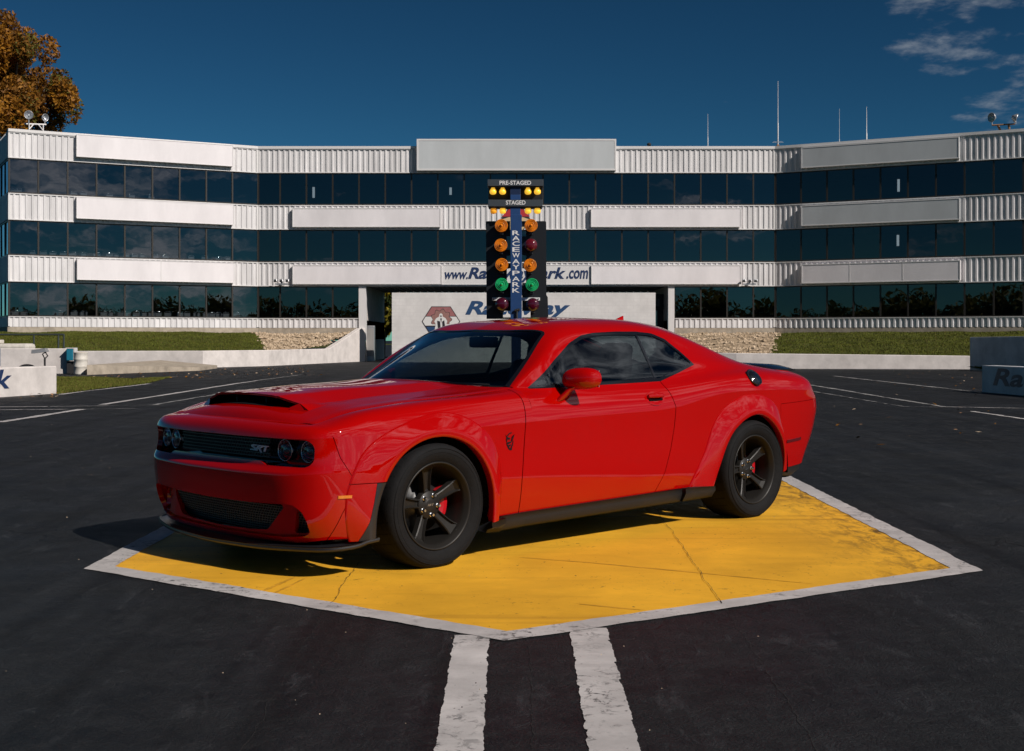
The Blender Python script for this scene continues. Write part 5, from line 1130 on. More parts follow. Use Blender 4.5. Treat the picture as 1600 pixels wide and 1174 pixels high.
for a, b in (((-14.76, 82), (15.28, 82)), ((-29.2, 74.0), (-14.76, 82)), ((15.28, 82), (35, 72.0))):
    for z0, z1 in ((5.62, 7.7), (8.95, 11.0)): mb.add([(a[0], a[1], z0), (b[0], b[1], z0), (b[0], b[1], z1), (a[0], a[1], z1)], [(0, 1, 2, 3)])
for a, b in (((-29.2, 74.0), (-14.76, 82)), ((-14.76, 82), (-8.52, 82)), ((9.12, 82), (15.28, 82)), ((15.28, 82), (35, 72.0))): mb.add([(a[0], a[1], 2.4), (b[0], b[1], 2.4), (b[0], b[1], 4.42), (a[0], a[1], 4.42)], [(0, 1, 2, 3)])
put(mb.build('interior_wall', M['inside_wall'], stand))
EW = Face((-31.6, 78.3), (4.8, -9.0), 10.2)                           # shaded left end
for z0, z1 in SZ + [(1.96, 2.50)]: siding(EW, .05, 10.15, z0, z1)
for z0, z1 in WZ:
    for i in range(6): window(EW, 1.7 * i, 1.7 * (i + 1), z0, z1)
fbox(EW, 0, 10.2, 1.25, 1.95, -.3, .03, 'concrete_base', M['concrete'])
for xw, rev in ((-8.52, False), (9.12, True)):
    put(MB().add([(xw, 75.86, -.1), (xw, 87, -.1), (xw, 87, 4.41), (xw, 75.86, 4.41)], [(3, 2, 1, 0) if rev else (0, 1, 2, 3)]).build('passage_wall', M['white_wall'], stand))
mb = MB()
for i in range(58): mb.box((-8.4 + .30 * i + .08, 81, 4.40), (.10, 10.2, .05))
put(mb.build('soffit_rib', M['soffit'], stand))
# sign boards
def board(face, s0, s1, z0, z1, p, mat, frame=.05, back=.045, seams=()):
    o = fbox(face, s0, s1, z0, z1, back, p, 'sign_panel', mat, bev=.012)
    mb = MB(); f_ = frame
    for c, d in ((((s0 + s1) / 2, z0 + f_ / 2), (s1 - s0, f_)), (((s0 + s1) / 2, z1 - f_ / 2), (s1 - s0, f_)), ((s0 + f_ / 2, (z0 + z1) / 2), (f_, z1 - z0 - 2 * f_)), ((s1 - f_ / 2, (z0 + z1) / 2), (f_, z1 - z0 - 2 * f_))): mb.box((c[0], c[1], p + .006), (d[0], d[1], .018))
    for q in seams: mb.box((s0 + (s1 - s0) * q, (z0 + z1) / 2, p + .003), (.035, z1 - z0 - 2 * f_, .012))
    mb.V = [face.M @ Vector(v) for v in mb.V]; put(mb.build('sign_frame', M['trim'], o)); return o
c = lambda px: (px - 403) / 26.9
board(CW, c(652), c(962), 11.05, 12.87, .42, M['sign_grey_dimmed'], .10)
board(CW, c(458), c(689), 7.79, 8.90, .26, M['sign_white']); board(CW, c(923), c(1157), 7.79, 8.90, .26, M['sign_white'])
board(CW, c(458), c(690), 4.48, 5.60, .24, M['sign_white']); board(CW, c(923.5), c(1157), 4.48, 5.60, .24, M['sign_white'])
tp = board(CW, c(690.5), c(923), 4.46, 5.62, .14, M['trim'])
for w_ in ((118, 362, 11.20, 12.42, ()), (118, 363, 7.85, 9.03, ()), (119, 364, 4.52, 5.68, (.52,))): board(LW, LW.s_at(w_[0]), LW.s_at(w_[1]), w_[2], w_[3], .30, M['sign_white'], .03, seams=w_[4])
for w_ in ((1254, 1500, 11.10, 12.28, ()), (1254, 1501, 7.78, 8.95, ()), (1254.5, 1502, 4.48, 5.58, (.315, .65))): board(RW, RW.s_at(w_[0]), RW.s_at(w_[1]), w_[2], w_[3], .30, M['sign_white'] if w_[4] else M['sign_grey_dimmed'], .05, seams=w_[4])  # upper two boards coloured grey to stand in for grazing sun
def face_text(face, body, px0, px1, z0, z1, off, mat, shear, bold, parent, d):
    s0, s1 = (px0 - 800) * d / 2036 - face.o.x, (px1 - 800) * d / 2036 - face.o.x
    o = text_mesh('lettering', body, 1, mat, parent, Matrix.Translation(-BL) @ face.M @ Matrix.Translation(((s0 + s1) / 2, (z0 + z1) / 2, off)), .006, shear, bold, fit=(s1 - s0, z1 - z0)); return o
face_text(CW, 'www.', 695, 731, 4.78, 5.18, .152, M['navy'], .28, .02, tp, 75.6); face_text(CW, 'RacewayPark', 731.5, 884, 4.60, 5.47, .152, M['navy'], .28, .030, tp, 75.6); face_text(CW, '.com', 885, 919, 4.80, 5.30, .152, M['navy'], .2, .022, tp, 75.6)
# emblem plate on the middle band, mostly behind the starting lights
M['emb_red'] = simple('emblem_red', (.42, .02, .03), rough=.6); M['emb_cream'] = simple('emblem_cream', (.62, .45, .25), rough=.6); M['emb_dark'] = simple('emblem_black', (.02, .015, .02), rough=.6)
M['emb_rose'] = simple('emblem_faded_red', (.34, .13, .13), rough=.8, var=.2); M['emb_brown'] = simple('emblem_brown', (.30, .15, .13), rough=.8, var=.2); M['emb_white'] = simple('emblem_white', (.68, .66, .64), rough=.8)
ep = MB(); hx = lambda r, k=1.0: [(r * math.cos(PI / 3 * i), r * k * math.sin(PI / 3 * i)) for i in range(6)]
T0 = Matrix.Translation(-BL) @ CW.M @ Matrix.Translation((c(806), 8.25, .05))
o = MB().prism(hx(.86, .85), .02, T0).build('emblem', M['emb_dark'], stand)
MB().prism([(x * .94, max(y, .18) * .94) for x, y in hx(.86, .85)], .026, T0).build('emblem_field', M['emb_red'], o); MB().prism([(x * .94, min(y, .14) * .94) for x, y in hx(.86, .85)], .026, T0).build('emblem_field', M['emb_cream'], o)

# block wall at the back of the passage
bw = empty('block_wall', (0, 73.4, 0), 0, 'white painted block wall with a faded hexagon emblem in front of the passage', 'wall')
BWm = Matrix(((1, 0, 0, 0), (0, 0, -1, 0), (0, 1, 0, 0), (0, 0, 0, 1)))     # local: x right, y up, z to the camera
o = MB().box((.66, 0, 1.92), (14.85, .3, 4.0)).build('wall', M['white_block'], bw); o.location.y = .15
mb = MB(); 
for j in range(1, 20): mb.box((.66, -.001, .2 * j), (14.83, .004, .012))
for j in range(20):
    for i in range(36): mb.box((-6.55 + .4 * i + (.2 if j % 2 else 0), -.001, .2 * j + .1), (.014, .004, .18))
mj = mb.build('mortar_joint', simple('block_joint', (.62, .59, .57), rough=.9), bw); mj['kind'] = 'stuff'
bx = lambda px: (px - 800) * 73.4 / 2036; bz = lambda py: EYE + (531 - py) * 73.4 / 2036
text_mesh('lettering', 'Raceway', 1, M['blue'], bw, BWm @ Matrix.Translation((bx(809), bz(484.5), .006)), .003, .30, .035, fit=(bx(891) - bx(727), bz(471) - bz(499)))
E0 = BWm @ Matrix.Translation((bx(689), bz(502.5), .004)); R0 = 1.085; kk = .98
H = lambda r: [(r * math.cos(PI / 3 * i), r * kk * math.sin(PI / 3 * i) * .92) for i in range(6)]
eo = MB().prism(H(R0), .008, E0).build('emblem', M['emb_dark'], bw)
def cutpoly(poly, lo, hi):
    out = []; 
    for a, b in zip(poly, poly[1:] + poly[:1]):
        for t in np.linspace(0, 1, 24, endpoint=False): out.append((a[0] + (b[0] - a[0]) * t, a[1] + (b[1] - a[1]) * t))
    return [(x, y) for x, y in out if lo <= y <= hi]
hp = H(R0 * .95)
for lo, hi, mt in ((.34, 2, 'emb_rose'), (-.30, .32, 'emb_white'), (-2, -.32, 'blue')): MB().prism(cutpoly(hp, lo * .855, hi * .855), .012, E0).build('emblem_field', M[mt], eo)
E0s = E0 @ Matrix.Scale(.855, 4)
sc = [(.02 + (.62 + .07 * math.cos(9 * a)) * math.cos(a) * .98, .12 + (.62 + .07 * math.cos(9 * a)) * math.sin(a)) for a in np.linspace(-.5, PI + .5, 50)]
MB().prism([(x * 1.06, y * 1.05) for x, y in sc], .015, E0s).build('emblem_plume', M['emb_dark'], eo); MB().prism(sc, .019, E0s).build('emblem_plume', M['emb_brown'], eo)
fg = MB()
for pl in ([(-.12,.32),(-.10,.48),(0,.54),(.1,.48),(.12,.32),(.30,.22),(.42,.02),(.34,-.25),(.40,-.6),(.2,-.95),(-.2,-.95),(-.42,-.55),(-.34,-.2),(-.44,.0),(-.32,.2)],): fg.prism(pl, .024, E0s)
fg.build('emblem_figure', M['emb_white'], eo); fg = MB()
for pl in ([(-.03,.40),(.03,.40),(.05,.30),(-.05,.30)], [(-.25,.05),(-.05,.0),(-.02,-.4),(-.15,-.75),(-.22,-.3)], [(.22,.08),(.08,-.02),(.10,-.45),(.24,-.7),(.26,-.25)], [(-.05,.2),(.06,.2),(.02,-.1)]): fg.prism(pl, .028, E0s)
fg.build('emblem_shading', M['emb_dark'], eo)
# ================================================================== STARTING LIGHTS
M['tree_blue'] = simple('blue_column_paint', (.014, .050, .155), rough=.4, var=.15, vscale=6)
M['tree_navy'] = simple('navy_column_paint', (.008, .020, .060), rough=.4)
M['board'] = simple('black_board', (.012, .014, .017), rough=.38, spec=.4)
M['header'] = simple('grey_header', (.045, .055, .065), rough=.4)
M['letter'] = simple('white_letters', (.70, .70, .70), rough=.5)
def lens_mat(name, col, rough=.08):
    m, nt, b, out = new_mat(name); b.inputs['Base Color'].default_value = (*col, 1); b.inputs['Roughness'].default_value = rough; b.inputs['Coat Weight'].default_value = 1
    b.inputs['Subsurface Weight'].default_value = .0; return m
M['l_amber'] = lens_mat('amber_lens_glass', (.66, .19, .004)); M['l_red'] = lens_mat('red_lens_glass', (.11, .006, .012)); M['l_green'] = lens_mat('green_lens_glass', (.010, .36, .12))
M['l_dark'] = lens_mat('dark_red_lens_glass', (.055, .003, .012)); M['bulb'] = simple('yellow_bulb', (.95, .52, .03), rough=.2, coat=.8, emit=(1, .55, .05), estr=.8); M['bulb_o'] = simple('orange_bulb', (.95, .36, .015), rough=.2, coat=.8, emit=(1, .4, .03), estr=.4)
KX = 12.4 / 2036
tx = lambda p: (p - 800) * KX; tz = lambda q: EYE + (531 - q) * KX
TR = empty('starting_light', (.04, 12.4, 0), 0, 'drag strip starting light tree with amber, green and red lamps behind the car', 'starting lights')
TM = Matrix(((1, 0, 0, -.04), (0, 0, -1, 0), (0, 1, 0, 0), (0, 0, 0, 1)))       # local x right, y up, z towards the camera
def tb(x0, x1, y0, y1, z0, z1, bev=0.0): mb = MB(); mb.box(((x0 + x1) / 2, (y0 + y1) / 2, (z0 + z1) / 2), (x1 - x0, y1 - y0, z1 - z0), bev=bev); mb.V = [TM @ Vector(v) for v in mb.V]; return mb
T = lambda px0, px1, py0, py1, z0, z1, name, mt, par=TR, bev=.003: tb(tx(px0), tx(px1), tz(py1), tz(py0), z0, z1, bev).build(name, M[mt], par)
T(797, 813.5, 292, 322, -.03, .075, 'column', 'tree_navy'); T(797.4, 813.2, 306, 340, -.028, .082, 'column', 'tree_blue')
T(797.6, 815.2, 337, 505, -.03, .085, 'column', 'tree_blue'); tb(tx(799), tx(814), .10, tz(500), -.03, .07).build('column', M['tree_navy'], TR)
tb(tx(772), tx(842), .0, .10, -.20, .20, .01).build('base', M['board'], TR)
h1 = T(762, 848.5, 282.6, 292.8, -.06, .10, 'header', 'header'); T(763, 848, 292.5, 315, -.07, -.04, 'back_board', 'board'); h2 = T(762.8, 847.5, 314, 324.5, -.06, .10, 'header', 'header')
T(763, 847.5, 291.9, 294.5, -.05, .08, 'header_tray', 'board', h1, .001); T(763.5, 847, 323.8, 326.5, -.05, .08, 'header_tray', 'board', h2, .001)
for body, x0, x1, y0, y1, p in (('PRE-STAGED', 780.6, 829.6, 284.6, 291.0, h1), ('STAGED', 790.5, 821, 315.2, 321.8, h2)):
    text_mesh('lettering', body, 1, M['letter'], p, TM @ Matrix.Translation(((tx(x0) + tx(x1)) / 2, (tz(y0) + tz(y1)) / 2, .1005)), .0015, 0, .02, fit=(tx(x1) - tx(x0), tz(y0) - tz(y1)))
def lathe_t(prof, px, py, z, name, mt, par=TR, axis='z', n=28):
    A = TM @ Matrix.Translation((tx(px), tz(py), z)); A = A @ Matrix.Rotation(PI / 2, 4, 'X') if axis == 'y' else A
    return MB().lathe(prof, n, A).build(name, M[mt], par)
for row, (y, hdr) in enumerate(((299.5, h1), (329.5, h2))):
    for i, x in enumerate(((770.4, 785.4, 824.8, 839.6), (771.2, 785.6, 825, 839.6))[row]):
        b = lathe_t([(0, .036), (.016, .034), (.028, .026), (.0325, .012), (.032, .0), (.026, -.014), (.017, -.026), (.0135, -.038), (.0135, -.050)], x, y, .045, 'bulb', 'bulb_o' if (row, i) == (1, 0) else 'bulb', hdr, 'y', 20)
        b.data.update()
# the two black boards with their notches
def plate(poly, z0, z1, name, mt): return MB().prism([(tx(a), tz(b)) for a, b in poly], z1 - z0, TM @ Matrix.Translation((0, 0, z0))).build(name, M[mt], TR)
bl = plate([(759.2, 347), (760.5, 345.3), (797, 345.3), (797, 369), (791.5, 369), (791.5, 390), (797, 390), (797, 399), (791.5, 400), (791.5, 411), (798, 411), (798, 419), (792, 420), (792, 442), (798, 442), (798, 486), (786, 486), (786, 496), (798, 496), (798, 498.5), (760.2, 498.5)], -.05, -.03, 'lamp_board', 'board')
br = plate([(814, 345.3), (852, 345.3), (853.6, 347), (853.9, 461), (856, 464.5), (856.8, 499.5), (816, 499.5), (816, 496), (829, 496), (829, 486), (816, 486), (816, 442), (822, 442), (822, 420), (816, 419), (816, 411), (822, 411), (822, 399), (815, 398), (815, 369), (822, 369), (822, 354), (814, 354)], -.05, -.03, 'lamp_board', 'board')
LCOL = ((783.3, 354, 'l_amber'), (782.5, 384.4, 'l_amber'), (784, 414.7, 'l_amber'), (783.8, 445.4, 'l_green'), (784.5, 475.8, 'l_dark')), ((829.5, 353.8, 'l_amber'), (829.3, 384, 'l_red'), (828, 415.5, 'l_amber'), (831, 445.8, 'l_green'), (832.2, 476.4, 'l_dark'))
for col in LCOL:
    for px, py, mt in col:
        hs_ = lathe_t([(.0, -.03), (.045, -.03), (.057, .02), (.0625, .075), (.060, .078)], px, py, -.0, 'lamp_housing', 'board')
        lathe_t([(.0625, .070), (.0620, .084), (.0570, .092), (.0520, .084), (.0490, .084), (.0440, .094), (.0390, .086), (.0350, .086), (.0290, .099), (.022, .090), (.016, .092), (.010, .106), (0, .110)] if mt not in ('l_dark', 'l_red') else [(.0615, .072), (.059, .086), (.050, .098), (.036, .107), (.018, .112), (0, .113)], px, py, 0, 'lamp_lens', mt, hs_, n=36)
        T(px - 3, px + 3, py + 9.5, py + 13, -.03, .03, 'lamp_bracket', 'header', hs_, .001)
T(769, 843.6, 465.2, 470, -.02, .012, 'cross_bar', 'letter', TR, .001); T(781, 837, 457, 461.5, -.09, -.06, 'cross_bar', 'letter', TR, .001)
for x in (771.5, 841): lathe_t([(.006, 0), (.006, .006), (0, .008)], x, 467.6, .012, 'bolt', 'board', n=8)
for body, ys in (('RACEWAY', (365.3, 373.6, 382, 391, 400, 409.6, 418.3)), ('PARK', (427.6, 436.6, 445.4, 454.4))):
    for ch, y in zip(body, ys): text_mesh('lettering', ch, 1, M['letter'], TR, TM @ Matrix.Translation((tx(806.2), tz(y), .0853)), .0012, 0, .012, fit=(tx(11.4) - tx(0), 7.0 * KX))
MB().tube([TM @ Vector((tx(807.5), tz(505), .10)), TM @ Vector((tx(807.5), tz(487), .10))], .010, 8).tube([TM @ Vector((tx(804), tz(486), .10)), TM @ Vector((tx(812), tz(484), .10))], .012, 8).build('clamp_screw', M['steel'] if 'steel' in M else M['board'], TR)

# ================================================================== ROOF AND FACADE FITTINGS
M['galv'] = simple('galvanised_metal', (.45, .45, .46), rough=.4, metal=.6)
M['pole'] = simple('pale_antenna_pole', (.55, .56, .58), rough=.4)
M['rust'] = simple('rusted_bracket', (.30, .16, .08), rough=.8, var=.3)
def antenna(px, y0, d, label, arms=False, r=.035, y1=236, thick_to=None):
    X = (px - 800) * d / 2036; z0 = 12.3; z1 = EYE + (531 - y0) * d / 2036; e = empty('antenna', (X, d, z0), 0, label, 'antenna')
    h_ = z1 - z0; MB().tube([(0, 0, 0), (0, 0, h_ * .45), (0, 0, h_ * .46), (0, 0, h_)], [r, r, r * .6, r * .35], 8).build('mast', M['pole'], e)
    if arms:
        for zz, l_ in ((.20, .35), (.21, .28)): MB().tube([(-l_, 0, h_ * zz), (l_, 0, h_ * zz)], .008, 6).tube([(0, -l_, h_ * zz), (0, l_, h_ * zz)], .008, 6).build('ground_rod', M['pole'], e)
        MB().box((0, 0, .35), (.14, .14, .9)).build('mast_foot', M['rust'], e)
antenna(1106, 178, 79, 'short plain whip antenna left of the tallest mast', r=.03); antenna(1215.5, 127, 79, 'tallest antenna mast on the roof with small crossed rods', True, .042)
antenna(1311.5, 170, 82, 'thin dark antenna between two pale masts', r=.025); antenna(1354, 167, 78, 'pale plain antenna above the right wing', r=.045)
vt = empty('roof_vent', (8.1, 77, 12.3), 0, 'small round topped vent pipe on the centre roof', 'vent'); MB().tube([(0, 0, 0), (0, 0, .42)], .04, 8).build('pipe', M['pole'], vt); MB().lathe([(.0, .62), (.10, .58), (.13, .50), (.10, .42), (0, .40)], 14).build('cap', M['dark'], vt)
def floodlight(p, axis, r, label, group=None, mast=.35):
    e = empty('floodlight', p, 0, label, 'floodlight', group); ax = Vector(axis).normalized(); A = Matrix.Translation((0, 0, mast)) @ rot_to(ax)
    h_ = MB().lathe([(0, -r * .9), (r * .35, -r * .85), (r * .6, -r * .5), (r * .95, .0), (r, .05), (r * .93, .06), (r * .88, .02), (r * .3, -r * .45), (0, -r * .5)], 22, A).build('lamp_hood', M['galv'], e)
    MB().lathe([(r * .9, .03), (0, .045)], 22, A).build('lamp_glass', M['lens'] if 'lens' in M else M['pane'], h_); MB().tube([(0, 0, 0), (0, 0, mast - r * .4)], .03, 6).build('stem', M['galv'], e)
    MB().lathe([(r * .22, -r * .4), (r * .2, -r * .1), (0, -.05)], 12, A).build('bulb', M['letter'], h_)
def P3(px, py, d): return Vector(((px - 800) * d / 2036, d, EYE + (531 - py) * d / 2036))
b0 = P3(45, 194, 71); b1 = P3(68, 194, 71.6)
e = empty('lamp_bracket', P3(56, 201, 71.3), 0, 'white welded bracket frame on the left roof corner', 'bracket')
mb = MB(); q0, q1 = P3(41, 194, 71) - e.location, P3(72, 195, 71.6) - e.location; mb.tube([q0, q1], .05, 6)
for a, b in ((P3(45.5, 194, 71), P3(45.5, 204, 71)), (P3(67.5, 194.5, 71.5), P3(67.5, 205, 71.5)), (P3(52, 195, 71.2), P3(46, 202, 71)), (P3(60, 195, 71.3), P3(67, 204, 71.5))): mb.tube([a - e.location, b - e.location], .035, 6)
mb.build('frame', M['trim'], e)
floodlight(P3(45, 194, 71), (.25, -1, -.02), .24, 'round floodlight facing forward at the left roof corner', None, .49); floodlight(P3(70, 194, 71.6), (.9, -.5, -.15), .22, 'round floodlight turned sideways at the left roof corner', None, .35)
e = empty('lamp_bracket', P3(1568, 204, 70), 0, 'rusty bracket frame on the right wing roof', 'bracket'); mb = MB(); mb.tube([P3(1550, 196, 70) - e.location, P3(1586, 194, 69.6) - e.location], .045, 6)
for a, b in ((P3(1559, 196, 70), P3(1563, 204, 70)), (P3(1576, 195, 69.7), P3(1577, 202, 69.7))): mb.tube([a - e.location, b - e.location], .06, 6)
mb.build('frame', M['rust'], e)
floodlight(P3(1550, 196, 70), (-.9, -.45, -.05), .26, 'dark round floodlight turned left on the right wing roof', None, .42); floodlight(P3(1587, 194, 69.5), (.9, -.25, -.35), .24, 'bright round floodlight turned right on the right wing roof', None, .32)
for px, lab in ((440, 'cluster of three small floodlights on the left facade band'), (1171, 'cluster of three small floodlights on the right facade band')):
    p = P3(px, 441, 75.35); e = empty('floodlight_cluster', p, 0, lab, 'floodlights')
    MB().box((0, 0, -.12), (.75, .12, .08)).box((0, .15, -.05), (.1, .3, .1)).build('bar', M['galv'], e)
    for dx in (-.34, 0, .34):
        h_ = MB().box((dx, -.08, .08), (.20, .14, .17), rx=-.3, bev=.02).build('lamp_hood', M['galv'], e); MB().box((dx, -.155, .06), (.15, .012, .12), rx=-.3).build('lamp_glass', M['dark'], h_)
# loudspeaker and post in the passage
e = empty('speaker_post', (9.0, 78.6, 0), 0, 'black loudspeaker box on a dark post under the right end of the passage', 'loudspeaker'); MB().box((0, 0, 1.7), (.55, .3, 3.4)).build('post', M['board'], e)
s_ = MB().box((-.55, -.1, 3.55), (1.25, .6, 1.0), ry=.08, bev=.04).build('speaker_box', M['board'], e); MB().box((-.55, -.412, 3.5), (.8, .02, .45), bev=.005).build('speaker_grille', M['header'], s_)
MB().box((1.0, .0, 1.7), (.25, .3, 3.4)).build('post', M['board'], e)
# ================================================================== LEFT SIDE PROPS
M['bar_w'] = simple('dented_white_drum', (.62, .58, .52), rough=.6, var=.3, vscale=5); M['bin'] = simple('teal_plastic', (.012, .17, .26), rough=.5); M['fence'] = simple('dark_green_rail', (.035, .045, .045), rough=.5)
e = empty('barrel', (-15.75, 47.6, 0), 0, 'dented white steel drum standing against the concrete ledge', 'barrel')
MB().lathe([(0, .0), (.24, .0), (.252, .02), (.245, .05), (.243, .27), (.256, .29), (.243, .31), (.243, .53), (.256, .55), (.243, .57), (.245, .77), (.254, .79), (.248, .81), (.20, .80), (0, .795)], 28).build('drum', M['bar_w'], e); MB().lathe([(.20, .805), (.19, .815), (0, .815)], 20).build('drum_lid', M['rust'], e)
e = empty('bin', (-16.5, 48.75, 0), 0, 'teal plastic bin with a white frame beside the drum', 'bin'); MB().box((0, 0, .72), (.26, .3, .46), bev=.03).build('tub', M['bin'], e); MB().box((.17, 0, .72), (.05, .3, .5)).box((0, 0, .955), (.30, .32, .03)).build('frame', M['trim'], e); MB().box((0, .05, .24), (.28, .2, .46)).build('stand', M['dark'], e)
e = empty('railing', (-19.5, 53.0, 0), 0, 'dark pipe railing behind the whitewashed wall at the left', 'railing'); 
for x0, z0 in ((-1.45, 1.65), (.05, 1.5), (1.05, 1.5), (1.27, 1.5)): MB().tube([(x0, 0, 0), (x0, 0, z0)], .035, 6).build('post', M['fence'], e)
for z in (1.48,): MB().tube([(-1.6, 0, z), (1.27, 0, z)], .04, 6).build('rail', M['fence'], e)
MB().tube([(-1.6, 0, .75), (1.27, 0, .75)], .03, 6).build('rail', M['fence'], e)
e = empty('equipment_cover', (-20.0, 51.2, 0), 0, 'low pale cover with a small box on it behind the left wall', 'cover'); MB().box((0, 0, .95), (2.3, .9, .34), bev=.12).box((-.2, 0, 1.2), (.35, .4, .14), bev=.03).build('cover', M['bar_w'], e)
e = empty('spot_lamp', P3(70, 572, 44.5) * 1, 0, 'metal shovel-shaped lamp on a short post behind the left barrier', 'lamp'); e.location.z = 0
MB().tube([(0, 0, 0), (0, 0, .62)], .035, 8).tube([(0, 0, .62), (-.08, 0, .78), (.05, 0, .86)], .022, 6).tube([(0, 0, .62), (.1, 0, .72), (.02, 0, .84)], .022, 6).build('post', M['dark'], e)
hd = MB(); V = [(-.42, -.14, .80), (-.42, .14, .80), (-.40, .14, .92), (-.40, -.14, .92), (.10, -.16, .86), (.10, .16, .86), (.04, .13, .98), (.04, -.13, .98)]; hd.add(V, [(0, 1, 2, 3), (4, 7, 6, 5), (0, 4, 5, 1), (2, 6, 7, 3), (1, 5, 6, 2), (0, 3, 7, 4)]).build('lamp_hood', M['galv'], e)
e = empty('traffic_cone', (-9.05, 81.2, 0), 0, 'small orange cone by the left wall of the passage', 'cone'); M['cone'] = simple('orange_cone', (.55, .09, .03), rough=.6)
MB().lathe([(.17, .03), (.10, .35), (.035, .70), (0, .71)], 16).build('cone', M['cone'], e); MB().box((0, 0, .015), (.4, .4, .03)).build('base', M['dark'], e)
e = empty('wall_box', (-8.35, 76.6, 0), 0, 'grey metal box standing at the left entrance of the passage', 'box'); MB().box((0, .2, 1.05), (.5, .6, 2.1), bev=.02).build('cabinet', M['galv'], e); MB().box((.02, -.11, 1.1), (.4, .02, 1.6)).build('cabinet_door', M['soffit'], e)
# ================================================================== CHAIRS BEHIND THE GLASS
M['chair_seat'] = simple('grey_chair_shell', (.20, .20, .21), rough=.6)
def make_chair(loc, rz):
    e = empty('stacking_chair', loc, rz, 'chrome framed chair behind the top row of windows of the left wing', 'chair', 'chairs behind the left wing windows')
    mb = MB(); mb.tube([(-.2, -.05, 0), (-.2, -.08, .5), (-.19, -.10, .80), (-.14, -.11, .88), (.14, -.11, .88), (.19, -.10, .80), (.2, -.08, .5), (.2, -.05, 0)], .022, 6)
    mb.tube([(-.2, .38, 0), (-.2, .36, .44), (-.2, -.05, .44)], .018, 5).tube([(.2, .38, 0), (.2, .36, .44), (.2, -.05, .44)], .018, 5); mb.build('frame', M['chrome'] if 'chrome' in M else M['galv'], e)
    MB().box((0, .15, .46), (.38, .40, .04), bev=.015).build('seat', M['chair_seat'], e); MB().box((0, -.10, .70), (.34, .03, .22), bev=.01).build('backrest', M['chair_seat'], e); return e
ch0 = None
for zf, pxs in ((8.55, (27, 33, 119, 135, 177, 209, 241)), (5.22, (54, 72, 88, 105, 119, 136, 158, 177, 186, 201, 215, 227, 247, 265, 305, 325, 350, 360)), (1.98, (28, 43, 98, 122, 137, 168, 180, 193, 205, 218, 231, 244, 255, 267, 287, 299, 314, 330, 340, 350, 362, 376))):
    for px in pxs:
        s = LW.s_at(px); p = LW.M @ Vector((s, 0, -random.uniform(.75, 1.3))); p.z = zf; rz = math.atan2(LW.t.y, LW.t.x) + random.uniform(-.4, .4)
        if ch0 is None: ch0 = make_chair(p, rz)
        else:
            c2 = copy_tree(ch0); c2.location = p; c2.rotation_euler = (0, 0, rz)
            c2['label'] = 'chrome framed chair behind the ' + {8.55: 'top', 5.22: 'middle', 1.98: 'lowest'}[zf] + ' row of windows of the left wing'
M['tube'] = simple('lit_tube', (.8, .85, .85), rough=.5, emit=(.8, .9, .95), estr=.55)
for px, py, d, hh, lab in ((1404, 290, 74.5, .70, 'white tube lamp upright behind a top window of the right wing'), (1403, 376, 74.5, .62, 'dim white tube lamp behind a middle window of the right wing'), (490, 301, 77.2, .62, 'bluish tube lamp behind a top window left of the centre'), (704, 299, 77.2, .42, 'short tube lamp behind a top window beside the starting lights')):
    e = empty('tube_lamp', P3(px, py, d), 0, lab, 'lamp'); MB().tube([(0, 0, -hh / 2), (0, 0, hh / 2)], .07, 8).build('tube', M['tube'], e); MB().box((0, .06, 0), (.2, .05, hh + .1)).build('housing', M['inside'], e)
# ================================================================== TREES
def leaf_cloud(name, blobs, n, size, mats, parent=None, kind=None, weights=None, flat_=.0):
    """n leaf quads spread through ellipsoids (c, r); thinner inside, ragged outside"""
    blobs = [(np.array(c, float), np.array(r, float)) for c, r in blobs]; w = np.array([b[1].prod() ** (2 / 3) for b in blobs]); w /= w.sum(); k = RNG.choice(len(blobs), n, p=w)
    C_ = np.array([b[0] for b in blobs])[k]; R_ = np.array([b[1] for b in blobs])[k]; d = RNG.normal(size=(n, 3)); d /= np.linalg.norm(d, axis=1)[:, None]; rad = (.45 + .6 * RNG.random(n) ** .6)[:, None]
    P = C_ + d * R_ * rad; a = RNG.normal(size=(n, 3)); a /= np.linalg.norm(a, axis=1)[:, None]; b = np.cross(a, RNG.normal(size=(n, 3))); b /= np.linalg.norm(b, axis=1)[:, None]; s = (size * (.5 + RNG.random(n)))[:, None]
    V = np.stack([P - a * s, P + b * s * .45, P + a * s, P - b * s * .45], 1); me = bpy.data.meshes.new(name); me.from_pydata(V.reshape(-1, 3).tolist(), [], np.arange(4 * n).reshape(-1, 4).tolist())
    for m in mats: me.materials.append(m)
    tint = RNG.random(len(blobs)); mi = np.clip((tint[k] * .75 + RNG.random(n) * .5 - .12) * len(mats), 0, len(mats) - 1).astype(np.int32); me.polygons.foreach_set('material_index', mi)
    o = link(name, me, parent); return tag(o, kind=kind)
def leaf_mat(name, col): 
    m, nt, b, out = new_mat(name); b.inputs['Base Color'].default_value = (*col, 1); b.inputs['Roughness'].default_value = .6; b.inputs['Specular IOR Level'].default_value = .25
    tr = nt.nodes.new('ShaderNodeBsdfTranslucent'); tr.inputs[0].default_value = (*[min(1, c * 1.3) for c in col], 1); mx = nt.nodes.new('ShaderNodeMixShader'); mx.inputs[0].default_value = .3; nt.links.new(b.outputs[0], mx.inputs[1]); nt.links.new(tr.outputs[0], mx.inputs[2]); nt.links.new(mx.outputs[0], out.inputs[0]); return m
AUT = [leaf_mat('leaf_olive', (.11, .105, .016)), leaf_mat('leaf_brown', (.16, .075, .013)), leaf_mat('leaf_rust', (.24, .10, .012)), leaf_mat('leaf_orange', (.36, .16, .014))]
